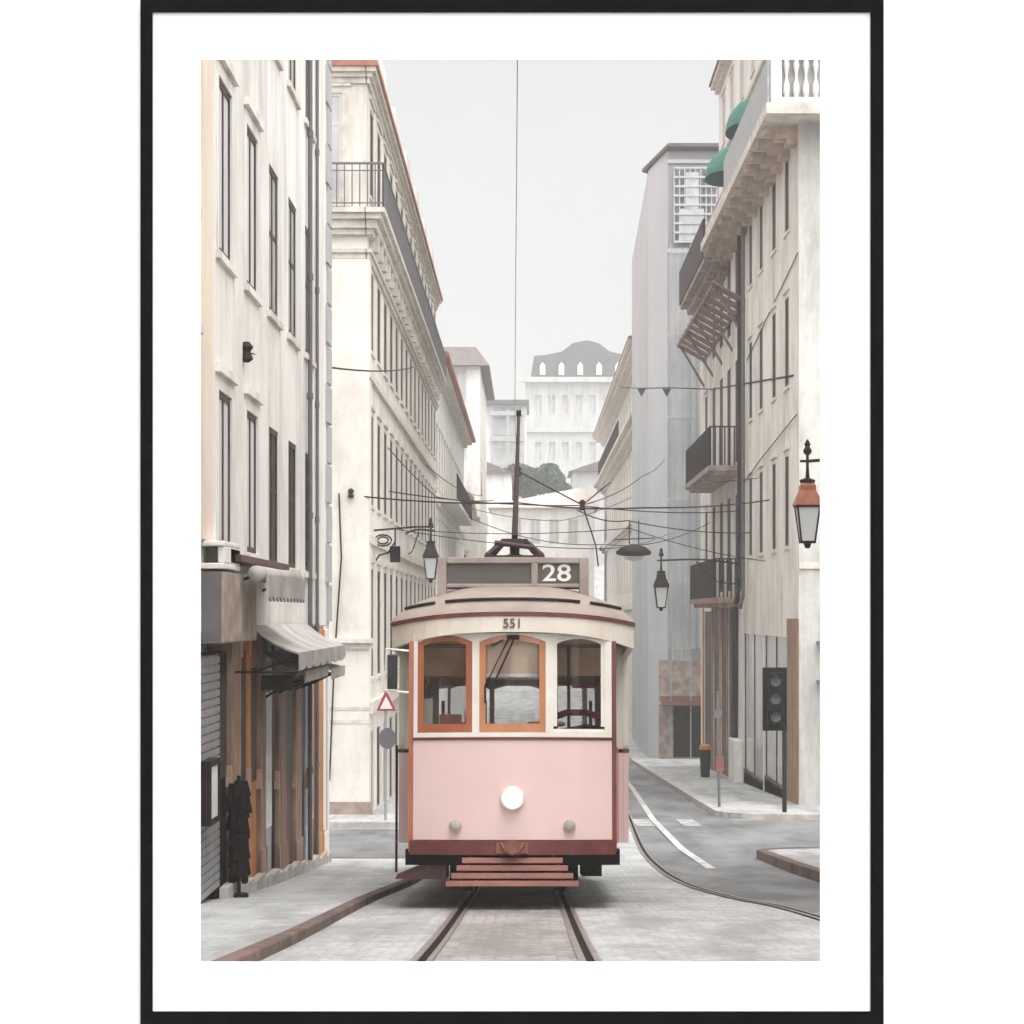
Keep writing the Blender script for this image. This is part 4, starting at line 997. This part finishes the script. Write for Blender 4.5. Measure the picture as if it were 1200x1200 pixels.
wire('low wire behind the oval lamp to the grey block', [(-2.0, 70, 3.2), (2.5, 70, 2.3), (6.1, 72, 3.1)], .014, .3)
wire('fine wire from lamp bracket to the oval lamp hanger', [(-2.7, 59, 2.3), (2.45, 52, 2.1), (6.2, 56, 1.4)], .011, .1)
wire('fine slack wire low over the tram sign', [(-3.42, 55, 2.2), (2.0, 57, 1.75), (5.7, 87, 3.3)], .012, .12)
wire('fine wire from iron balcony out to the picture edge', [(5.5, 63, 3.9), (6.2, 58, 3.7), (6.25, 48.95, 4.0)], .011)
wire('fine high wire from cream cornice to white block', [(-2.9, 60, 4.2), (-2.0, 90, 5.0), (-3.0, 134.9, 9.0)], .015, .2)
wire('faint far wire across in front of the pinkish roof', [(-3.5, 100, 5.2), (1.5, 105, 4.6), (6.2, 113, 6.6)], .018, .2)
wire('short stay wire from guy joint to grey block', [(1.0, 40, 2.05), (3.2, 60, 3.9), (5.6, 88, 6.4)], .011, .1)
for lab, p in (('dark porcelain insulator left on the span wire', (-.2, 38, 2.55)), ('dark porcelain insulator on the guy wire bend', (1.0, 40, 2.05)), ('dark porcelain insulator on wall of the white house', (-2.77, 20.9, 2.57)), ('dark porcelain insulator at cream corner bracket', (-3.75, 44.9, 2.55))):
    tag(MB().lathe([(.03, -.1), (.07, -.07), (.04, 0), (.07, .05), (.03, .1)], p, 8).build('insulator', M['iron']), lab, 'insulator', 'insulators on the wires')
for lab, x, y, z in (('dark triangular pennant nearer the grey block', 4.43, 84, 8.88), ('dark triangular pennant nearer the slatted canopy', 5.18, 80.3, 8.5)):
    tag(MB().prism([(x - .17, z), (x + .17, z), (x, z - .32)], 'y', y, y + .02).build('pennant', M['slate']), lab, 'pennant', 'pennants on the line')
t = empty('suspended_lamp', 'flat dark oval lamp hung from wires above the small lantern', 'street lamp', (2.45, 50, 1.45))
MB().lathe([(.05, .2), (.28, .13), (.42, .02), (.40, -.05), (.25, -.08)], (0, 0, 0), 18).build('lamp_shade', M['iron'], t, smooth=True)
MB().lathe([(.24, -.1), (.2, -.16), (.05, -.2)], (0, 0, 0), 14).build('lamp_bowl', M['palegrey'], t)
MB().tube([(-.1, 0, .2), (-.1, 0, .75)], .014, 5).tube([(.12, 0, .2), (.12, 0, .75)], .014, 5).tube([(-.45, 0, .3), (.5, 0, .34)], .014, 5).build('hanger', M['iron'], t)

# ------------------------------------------------------------------ the tram
TY = 18.6
tr = empty('tram', 'pink and cream vintage tram number 28 with lit headlight', 'tram', (-.146, TY, gz(TY)))
tr.rotation_euler = (-math.atan((gz(TY) - gz(26.6)) / 8.0), 0, 0)
HB = .878
def yb(u): return .16 * (abs(u) / HB) ** 2.2
def bow(mb, u0, u1, z0, z1, d0, d1, n=None, ftop=None, fbot=None, yf=yb):
    n = n or max(1, int(abs(u1 - u0) / .055))
    for i in range(n):
        a, b = u0 + (u1 - u0) * i / n, u0 + (u1 - u0) * (i + 1) / n
        za0, zb0 = (fbot(a), fbot(b)) if fbot else (z0, z0); za1, zb1 = (ftop(a), ftop(b)) if ftop else (z1, z1)
        mb.hexa([(a, yf(a) + d0, za0), (b, yf(b) + d0, zb0), (b, yf(b) + d1, zb0), (a, yf(a) + d1, za0), (a, yf(a) + d0, za1), (b, yf(b) + d0, zb1), (b, yf(b) + d1, zb1), (a, yf(a) + d1, za1)])
    return mb
ZP0, ZP1 = .605, 1.478
bow(MB(), -HB, HB, ZP0, ZP1, 0, .05).build('front_panel', M['pink'], tr)
bow(MB(), -HB - .005, HB + .005, 1.48, 1.502, -.012, .05).build('belt_moulding', M['tram_red'], tr)
bow(MB(), -HB, HB, 1.504, 1.545, -.006, .06).build('window_sill', M['tram_white'], tr)
bow(MB(), -HB - .03, HB + .03, .475, .60, -.03, .05).build('bumper', M['tram_red'], tr)
wins = [(-.842, -.355), (-.292, .292), (.36, .815)]
def arch(a, b, base=2.345, h=.06):
    c, w_ = (a + b) / 2, (b - a) / 2
    return lambda u: base + h * (1 - ((u - c) / w_) ** 2)
fr = MB()
edges = [-HB] + [e for w_ in wins for e in w_] + [HB]
for i in range(0, 8, 2): bow(fr, edges[i], edges[i + 1], 1.547, 2.42, 0, .05)
for a, b in wins: bow(fr, a, b, 0, 2.42, 0.001, .05, ftop=None, fbot=arch(a, b))
fr.build('window_post', M['tram_white'], tr)
for (a, b), m in zip(wins, ('tram_wood', 'tram_wood_pale', 'tram_white')):
    k = MB(); t_ = .05 if m != 'tram_white' else .03; A = arch(a, b)
    bow(k, a, b, 1.547, 1.547 + (.075 if t_ > .04 else .03), .012, .045)
    bow(k, a, a + t_ * 1.1, 1.6, 2.3, .012, .045, ftop=lambda u: A(u) - .001); bow(k, b - t_ * 1.1, b, 1.6, 2.3, .012, .045, ftop=lambda u: A(u) - .001)
    bow(k, a, b, 0, 0, .014, .043, ftop=lambda u: A(u) - .002, fbot=lambda u: A(u) - t_)
    o = k.build('window_frame', M[m], tr)
    k = MB(); n = 8
    for i in range(n):
        p, q = a + (b - a) * i / n, a + (b - a) * (i + 1) / n
        k.quad((p, yb(p) + .03, 1.56), (q, yb(q) + .03, 1.56), (q, yb(q) + .03, A(q) - .01), (p, yb(p) + .03, A(p) - .01))
    k.build('pane', M['tram_glass'], o)
k = MB(); bow(k, -.235, .235, 2.07, 2.36, .075, .08); bo = k.build('blind', M['blind'], tr)
k = MB(); bow(k, -.235, .235, 2.035, 2.068, .07, .085); k.build('blind_hem', M['tram_white'], bo)
# wipers on the middle pane
MB().tube([(-.03, -.02, 2.38), (-.24, -.03, 1.95), (-.24, -.02, 1.8)], .009, 5).tube([(.02, -.02, 2.38), (-.16, -.035, 1.98)], .008, 5).tube([(-.05, -.02, 2.38), (.06, -.02, 2.38)], .02, 5).tube([(-.19, -.03, 2.3), (-.08, -.03, 2.36)], .008, 5).build('wiper', M['iron'], tr)
# canopy fascia and roof
WC = 1.09
def droop(p): return .055 * min(1, abs(p[0]) / WC) ** 2
def yc(u): return -.07 + .5 * (abs(u) / WC) ** 3.5
LEN = 8.3
def outline(w_, l0, n=24):
    """closed roof outline, front bow and its mirror at the rear"""
    f = []
    for i in range(n + 1):
        u = -math.cos(math.pi * i / n) * WC; f.append((u * w_, yc(u)))
    sh_ = lambda p: (p[0], l0 + p[1] * (1 - l0 / 4) if False else max(p[1], -9) + l0)
    fr_ = [sh_(p) for p in f]; bk = [(x, LEN - y) for x, y in reversed(fr_)]
    return fr_ + bk
k = MB(); ol = outline(1, 0); n = len(ol)
inn = [(x * .95, y + (.05 if y < LEN / 2 else -.05)) for x, y in ol]
zt, zb2 = 2.565, 2.395
def zlow(p):   # fascia deepens towards the corners
    return 2.425 - .115 * (abs(p[0]) / WC) ** 2.5
vs = [(x, y, zlow((x, y))) for x, y in ol] + [(x, y, zt - droop((x, y))) for x, y in ol] + [(x, y, zlow((x, y))) for x, y in inn] + [(x, y, zt - droop((x, y))) for x, y in inn]
fs = []
for i in range(n):
    j = (i + 1) % n; fs += [(i, j, n + j, n + i), (i, 2 * n + i, 2 * n + j, j), (2 * n + i, 3 * n + i, 3 * n + j, 2 * n + j)]
k.add(vs, fs); fa = k.build('fascia', M['cream'], tr)
def text(body, size, m, parent, loc, name, rot=(R(90), 0, 0), ext=.004, sx=1):
    c = bpy.data.curves.new(name, 'FONT'); c.body = body; c.size = size; c.extrude = ext; c.align_x = 'CENTER'; c.align_y = 'CENTER'; c.offset = size * .012
    o = bpy.data.objects.new(name, c); COL.objects.link(o); o.parent = parent; o.location = loc; o.rotation_euler = rot; o.scale = (sx, 1, 1); c.materials.append(m)
    bpy.context.view_layer.update(); me = bpy.data.meshes.new_from_object(o.evaluated_get(bpy.context.evaluated_depsgraph_get())); me.materials.clear(); me.materials.append(m)
    q = bpy.data.objects.new(name, me); COL.objects.link(q); q.parent = parent; q.location = loc; q.rotation_euler = rot; q.scale = (sx, 1, 1)
    bpy.data.objects.remove(o); q.name = name; return q
text('551', .115, M['signgrey'], fa, (.0, -.078, 2.495), 'fleet_number', sx=1.0)
k = MB(); rim = [(x * 1.012, y + (-.012 if y < LEN / 2 else .012)) for x, y in ol]
k.add([(x, y, 2.567 - droop((x, y))) for x, y in rim] + [(x, y, 2.60 - droop((x, y))) for x, y in rim], [(i, (i + 1) % n, n + (i + 1) % n, n + i) for i in range(n)] + [tuple(range(n)), tuple(range(n, 2 * n))])
k.build('roof_edge', M['tram_red'], tr)
k = MB(); ks = [1.012, .985, .93, .90, .78, .6, .4, .2, .02]; hz_ = [2.602, 2.645, 2.69, 2.715, 2.79, 2.865, 2.915, 2.94, 2.945]
rings = []
for s_, z in zip(ks, hz_):
    e = (1 - s_) * 1.15
    rings.append([(x * s_, min(max(y, -1) * 1 + e * (1 - .55 * (abs(x) / WC) ** 2), LEN / 2) if y < LEN / 2 else max(y - e * (1 - .55 * (abs(x) / WC) ** 2), LEN / 2), z - droop((x, y)) * s_) for x, y in ol])
for r_ in rings: k.v += r_
for i in range(len(rings) - 1):
    for j in range(n): k.f.append((i * n + j, i * n + (j + 1) % n, (i + 1) * n + (j + 1) % n, (i + 1) * n + j))
k.f.append(tuple((len(rings) - 1) * n + j for j in range(n)))
rf = k.build('roof', M['tram_roof'], tr, smooth=True)
k = MB(); fr_ = [p for p in rings[3][:25]]
for a, b in ((1, 6), (7, 11), (12, 12), (13, 17), (18, 23)):
    seg = fr_[a:b + 1]
    if len(seg) > 1: k.tube([(x, y - .01, z + .012) for x, y, z in seg], .014, 6)
mid = fr_[9:16]; k.tube([(x, y - .012, z + .012) for x, y, z in mid], .014, 6)
k.build('roof_rib', M['iron_brown'], rf)
# destination box over the cab
ds = MB()
sy0, sy1 = .42, .60
for a, b, c, d in ((-.68, -.60, 2.70, 3.14), (.60, .685, 2.70, 3.14), (-.60, .60, 3.085, 3.14), (-.60, .60, 2.865, 2.90), (.165, .225, 2.80, 3.085)): ds.box(a, b, sy0, sy1, c, d)
sgn = ds.build('destination_box', M['signframe'], tr, bevel=.008)
MB().box(-.60, .165, sy0 + .03, sy1, 2.90, 3.085).build('blind_panel', M['signgrey'], sgn)
MB().box(.225, .60, sy0 + .03, sy1, 2.90, 3.085).build('number_panel', M['signgrey'], sgn)
text('28', .215, M['tram_white'], sgn, (.395, sy0 + .026, 2.992), 'route_number', sx=1.25)
# trolley base and pole
k = MB(); ty = 2.45
for sx in (-1, 1):
    for y0, y1 in ((ty, ty + .2), (ty + .55, ty + .35)): k.tube([(sx * .46, y0, 2.86), (sx * .27, y0, 3.40), (sx * .11, y1, 3.56)], .026, 6)
k.box(-.13, .13, ty + .1, ty + .45, 3.53, 3.57); k.box(-.3, .3, ty - .02, ty + .02, 3.36, 3.39); k.box(-.3, .3, ty + .52, ty + .56, 3.36, 3.39)
k.lathe([(.1, 3.38), (.1, 3.43), (.05, 3.45), (.05, 3.55)], (0, ty + .40, 0), 12); k.tube([(-.2, ty + .02, 3.52), (.2, ty + .02, 3.47)], .025, 8)
tb = k.build('trolley_base', M['plum'], tr)
MB().tube([(0, ty + .25, 3.6), (0.02, 6.9, 5.60)], .032, 8, .018).build('trolley_pole', M['iron_brown'], tr)
MB().lathe([(.04, -.03), (.04, .03)], (0.02, 6.92, 5.64), 10, 'x').build('trolley_wheel', M['iron'], tr)
# headlight, marker lamps, coupling
hl = MB().lathe([(.10, -.05), (.108, -.03), (.108, .03)], (0, 0, .965), 24, 'y').build('headlight', M['tram_white'], tr, smooth=False)
MB().lathe([(.005, -.115), (.04, -.11), (.07, -.095), (.092, -.052)], (0, 0, .965), 24, 'y').build('lens', M['led'], hl)
for x in (-.5, .5):
    o = MB().lathe([(.052, -.04), (.056, -.02), (.06, .03)], (x, yb(x), .725), 18, 'y').build('marker_lamp', M['brass'], tr)
    MB().lathe([(.008, -.062), (.028, -.058), (.046, -.042)], (x, yb(x), .725), 16, 'y').build('lens', M['canvas'], o)
k = MB().box(-.14, .14, -.06, -.03, .49, .585).lathe([(.06, -.12), (.06, -.06)], (0, 0, .55), 14, 'y').tube([(-.1, -.07, .58), (-.05, -.1, .5), (0, -.11, .485), (.05, -.1, .5), (.1, -.07, .58)], .014, 6)
k.build('coupling', M['slat'], tr)
# slatted fender (lifeguard)
fd = MB()
for i, (z, y) in enumerate(((.43, -.02), (.365, -.07), (.30, -.12), (.235, -.17))):
    hw = .44 + .045 * i
    fd.hexa([(-hw, y - .03, z - .025), (hw, y - .03, z - .025), (hw, y + .0, z - .025), (-hw, y + .0, z - .025), (-hw, y - .01, z + .022), (hw, y - .01, z + .022), (hw, y + .015, z + .022), (-hw, y + .015, z + .022)])
fo = fd.build('fender', M['slat'], tr, bevel=.004)
for sx in (-1, 1): MB().tube([(sx * .36, .03, .47), (sx * .47, -.15, .21)], .018, 6).build('fender_strut', M['iron_brown'], fo); MB().tube([(sx * .3, -.14, .22), (sx * .3, .6, .3)], .016, 6).build('fender_strut', M['iron_brown'], fo)
# underframe, steps, wheels
MB().box(-.95, .95, .25, 8.05, .38, .52).build('underframe', M['dark'], tr)
MB().box(-.62, .62, 2.0, 6.3, .18, .42).build('truck_frame', M['dark'], tr)
for y, sx in ((.55, -1), (.55, 1), (7.0, -1), (7.0, 1)):
    k = MB().box(min(sx * .62, sx * .80), max(sx * .62, sx * .80), y, y + .8, .27, .40) if sx > 0 else MB().hexa([(-1.06, y, .245), (-.6, y, .245), (-.6, y + .8, .245), (-1.06, y + .8, .245), (-1.04, y, .29), (-.6, y, .46), (-.6, y + .8, .46), (-1.04, y + .8, .29)])
    k.build('step', M['tram_red'] if sx < 0 else M['dark'], tr)
for y in (2.75, 5.5):
    for sx in (-1, 1):
        o = MB().lathe([(.33, sx * .40), (.33, sx * .415), (.30, sx * .42), (.30, sx * .51), (.1, sx * .53)], (0, y, .345), 28, 'x').build('wheel', M['steel'], tr)
    MB().tube([(-.5, y, .345), (.5, y, .345)], .06, 8).build('axle', M['dark'], tr)
# body sides
HW = 1.09; BY0, BY1 = 1.55, 6.75
for sx in (-1, 1):
    x0, x1 = (sx * (HW - .05), sx * HW) if sx > 0 else (sx * HW, sx * (HW - .05))
    MB().box(x0, x1, BY0, BY1, .55, 1.40).build('side_panel', M['pink'], tr)
    k = MB(); k.box(x0 - .008, x1 + .008, BY0 - .005, BY1 + .005, 1.402, 1.435); k.build('belt_moulding', M['tram_red'], tr)
    k = MB(); ne = 6; step = (BY1 - BY0) / ne
    for i in range(ne + 1):
        yy_ = BY0 + step * i; k.box(x0, x1, max(BY0, yy_ - .06), min(BY1, yy_ + .06), 1.437, 2.34)
    k.box(x0 + .002, x1 - .002, BY0, BY1, 2.34, 2.40); k.box(x0 + .002, x1 - .002, BY0, BY1, 1.437, 1.50)
    k.build('side_post', M['cream'], tr)
    for i in range(ne):
        a, b = BY0 + step * i + .06, BY0 + step * (i + 1) - .06
        f = MB(); xm = sx * (HW - .025)
        f.box(xm - .015, xm + .015, a, a + .04, 1.5, 2.34); f.box(xm - .015, xm + .015, b - .04, b, 1.5, 2.34); f.box(xm - .015, xm + .015, a + .04, b - .04, 1.5, 1.54); f.box(xm - .015, xm + .015, a + .04, b - .04, 2.30, 2.34)
        o = f.build('side_window', M['tram_wood'], tr)
        MB().quad((xm, a, 1.5), (xm, b, 1.5), (xm, b, 2.34), (xm, a, 2.34)).build('pane', M['tram_glass'], o)
    # vestibule side wall behind the front corner: post, low door
    for ya, yb_, flip in ((.16, 1.55, 1), (6.75, 8.14, -1)):
        k = MB(); xa, xb = sx * (HB - .03), sx * (HB + .10)
        k2 = lambda y, z: None
        def vw(z0, z1, m, nm, off=0, ya=ya, yb_=yb_):
            A = (HB - .01 + off, ya if flip > 0 else yb_); B = (HB + .12 + off, yb_ if flip > 0 else ya)
            q_ = MB(); q_.hexa([(sx * A[0], A[1], z0), (sx * (A[0] - .04), A[1], z0), (sx * (B[0] - .04), B[1], z0), (sx * B[0], B[1], z0), (sx * A[0], A[1], z1), (sx * (A[0] - .04), A[1], z1), (sx * (B[0] - .04), B[1], z1), (sx * B[0], B[1], z1)])
            return q_.build(nm, m, tr)
        vw(.55, 1.45, M['tram_wood'], 'door', 0)
        if flip > 0:
            MB().box(sx * (HB + .02) - .022, sx * (HB + .02) + .022, .17, .23, .5, 2.36).build('corner_post', M['tram_wood'] if sx < 0 else M['tram_red'], tr)
# end bulkheads: cream over pink outer strips, wood lining inside
for y, nm in ((BY0, 1), (BY1, -1)):
    y0, y1 = (y, y + .05) if nm > 0 else (y - .05, y)
    for sx in (-1, 1):
        xa, xb = sorted((sx * .93, sx * (HW - .052)))
        e0 = y0 + .001; 
        MB().box(xa, xb, e0, y1, .55, 1.40).build('bulkhead_panel', M['pink'], tr); MB().box(xa, xb, e0, y1, 1.437, 2.40).build('bulkhead_post', M['cream'], tr)
        MB().box(min(sx * .90, sx * .42), max(sx * .90, sx * .42), e0 + .005, y1, .55, 1.55).build('bulkhead_panel', M['brownwood'], tr)
        k = MB().box(min(sx * .36, sx * .42), max(sx * .36, sx * .42), e0 + .005, y1, .55, 2.13); k.box(min(sx * .90, sx * .86), max(sx * .90, sx * .86), e0 + .005, y1, 1.55, 2.13); k.build('bulkhead_post', M['tram_wood'], tr)
    MB().box(-.90, .90, y0 + .006, y1, 2.13 if nm > 0 else 2.31, 2.40).build('bulkhead_header', M['lining'], tr)
MB().box(-.36, .36, BY0 + .0, BY0 + .05, 2.1, 2.129).build('header_trim', M['tram_white'], tr)
# interior: floor, ceiling, seats, controller, rear end
MB().box(-1.07, 1.07, BY0 + .06, BY1 - .06, .70, .74).box(-.84, .84, .24, BY0 - .01, .62, .66).box(-.84, .84, BY1 + .01, 8.05, .62, .66).build('cabin_floor', M['brownwood'], tr)
MB().box(-1.07, 1.07, BY0 + .06, BY1 - .06, 2.41, 2.43).box(-.85, .85, .24, BY0 - .01, 2.43, 2.45).build('cabin_ceiling', M['lining'], tr)
for i in range(6):
    for sx in (-1, 1):
        y = 1.95 + .78 * i; a, b = sorted((sx * .38, sx * 1.05))
        o = MB().box(a, b, y, y + .42, 1.08, 1.16).build('seat', M['seat'], tr, bevel=.02)
        k = MB().box(a, b, y + .40, y + .45, 1.16, 1.52); k.tube([(a, y + .425, 1.5), (a, y + .425, 1.62), ((a + b) / 2, y + .425, 1.68), (b, y + .425, 1.62), (b, y + .425, 1.5)], .025, 6); k.build('seat_back', M['seat'], o)
        MB().box((a + b) / 2 - .04, (a + b) / 2 + .04, y + .15, y + .3, .74, 1.08).build('seat_leg', M['iron'], o)
k = MB().lathe([(.13, .66), (.13, 1.45), (.15, 1.47), (.15, 1.52), (.05, 1.56)], (-.52, .6, 0), 16); o = k.build('controller', M['cabgrey'], tr)
MB().tube([(-.52, .6, 1.54), (-.52, .6, 1.64), (-.40, .52, 1.64)], .02, 6).lathe([(.03, 1.62), (.035, 1.7)], (-.40, .52, 0), 8).build('controller_handle', M['brass'], o)
MB().tube([(.3, .62, .66), (.3, .62, 1.62)], .03, 8).lathe([(.16, 1.62), (.18, 1.64), (.16, 1.66)], (.3, .62, 0), 16).build('brake_wheel', M['brass'], tr)
MB().box(-.80, -.72, .40, .43, 1.62, 1.86).build('notice_board', M['cream'], tr)
MB().box(-.66, -.46, .42, .5, 1.62, 1.72).build('ticket_box', M['tram_wood'], tr)
MB().box(-.44, -.38, .40, .43, 1.68, 1.76).build('gauge', M['tram_white'], tr)
k = MB()
for x in (.38, .52): k.tube([(x, 1.35, .66), (x, 1.35, 2.4)], .018, 6)
k.tube([(.36, 1.3, 1.72), (.5, 1.28, 1.77), (.68, 1.28, 1.77), (.84, 1.3, 1.72)], .035, 6); k.tube([(.55, 1.32, 2.02), (.84, 1.32, 2.02)], .02, 6)
k.build('grab_rail', M['seat'], tr)
# rear end wall
ry = lambda u: -yb(u)
k = MB(); yr = lambda u: LEN - yb(u) - .05
bow(k, -HB, HB, .605, 1.478, 0, .05, yf=yr); k.build('rear_panel', M['pink'], tr)
k = MB()
for i in range(0, 8, 2): bow(k, edges[i], edges[i + 1], 1.48, 2.42, 0, .05, yf=yr)
for a, b in wins: bow(k, a, b, 0, 2.42, 0.001, .05, fbot=arch(a, b), yf=yr); bow(k, a, b, 1.48, 1.56, .001, .05, yf=yr)
k.build('rear_post', M['cream'], tr)
# mirror on its cream bracket, hand rod
k = MB().tube([(-.88, .2, 2.27), (-1.12, .15, 2.29), (-1.14, .15, 1.92), (-.88, .2, 1.9)], .014, 6); mo = k.build('mirror_bracket', M['tram_white'], tr)
MB().box(-1.11, -1.02, .12, .15, 1.93, 2.24).build('mirror', M['mirror'], mo, bevel=.01)
MB().tube([(-1.06, .75, .3), (-1.06, .75, 1.45)], .013, 6).build('grab_rod', M['iron'], tr)

# ------------------------------------------------------------------ framed opening and the white wall round it
FY = 10.40
def fx(p): return (p - 620) * FY / F
def fz(p): return (720 - p) * FY / F
ox0, ox1, oz0, oz1 = fx(235), fx(961), fz(1127), fz(70)        # opening
ix0, ix1, iz0, iz1 = fx(179), fx(1020), fz(1185), fz(14)       # inside of the black frame
ux0, ux1, uz0, uz1 = fx(165), fx(1035), fz(1200.5), fz(-.5)    # outside of the frame
def ringmesh(a, b, c, d, e, f, g_, h, y0, y1):
    mb = MB(); o = [(a, c), (b, c), (b, d), (a, d)]; i_ = [(e, g_), (f, g_), (f, h), (e, h)]
    vs = [(x, y0, z) for x, z in o] + [(x, y0, z) for x, z in i_] + [(x, y1, z) for x, z in o] + [(x, y1, z) for x, z in i_]
    fs = []
    for k_ in range(4):
        j = (k_ + 1) % 4; fs += [(k_, j, 4 + j, 4 + k_), (8 + k_, 12 + k_, 12 + j, 8 + j), (k_, 8 + k_, 8 + j, j), (4 + k_, 4 + j, 12 + j, 12 + k_)]
    return mb.add(vs, fs)
pf = empty('picture_frame', 'thin black picture frame with wide white mat around the street', 'picture frame', (0, FY, 0))
ringmesh(ux0, ux1, uz0, uz1, ix0, ix1, iz0, iz1, -.012, .03).build('frame_rail', M['frame_black'], pf)
ringmesh(ix0 - .001, ix1 + .001, iz0 - .001, iz1 + .001, ox0, ox1, oz0, oz1, 0, .006).build('mat_board', M['mat_board'], pf)
wl = ringmesh(-4.6, 4.6, -4.5, 3.9, ox0 - .12, ox1 + .12, oz0 - .10, oz1 + .12, FY + .008, FY + .06).build('gallery_wall', M['gallery'])
tag(wl, 'plain white wall behind the black picture frame', 'wall')

# ------------------------------------------------------------------ haze
hz = MB().box(-270, 270, -5, 705, -9, 60).build('haze', None or mat('haze', (1, 1, 1)))
m = hz.data.materials[0]; t = m.node_tree; t.nodes.clear()
o = t.nodes.new('ShaderNodeOutputMaterial'); v = t.nodes.new('ShaderNodeVolumePrincipled')
v.inputs['Color'].default_value = (.93, .94, .94, 1); v.inputs['Density'].default_value = .0012; v.inputs['Anisotropy'].default_value = 0.0
t.links.new(v.outputs[0], o.inputs['Volume']); tag(hz, kind='stuff')

# every thing's empty stands at its own base
bpy.context.view_layer.update()
for e in [o for o in COL.objects if o.type == 'EMPTY' and not o.parent and o.location.length < 1e-6]:
    pts = [o.matrix_world @ Vector(c) for o in e.children_recursive if o.type == 'MESH' for c in o.bound_box]
    b = Vector(((min(p.x for p in pts) + max(p.x for p in pts)) / 2, (min(p.y for p in pts) + max(p.y for p in pts)) / 2, min(p.z for p in pts)))
    e.location = b
    for c in e.children: c.location = c.location - b
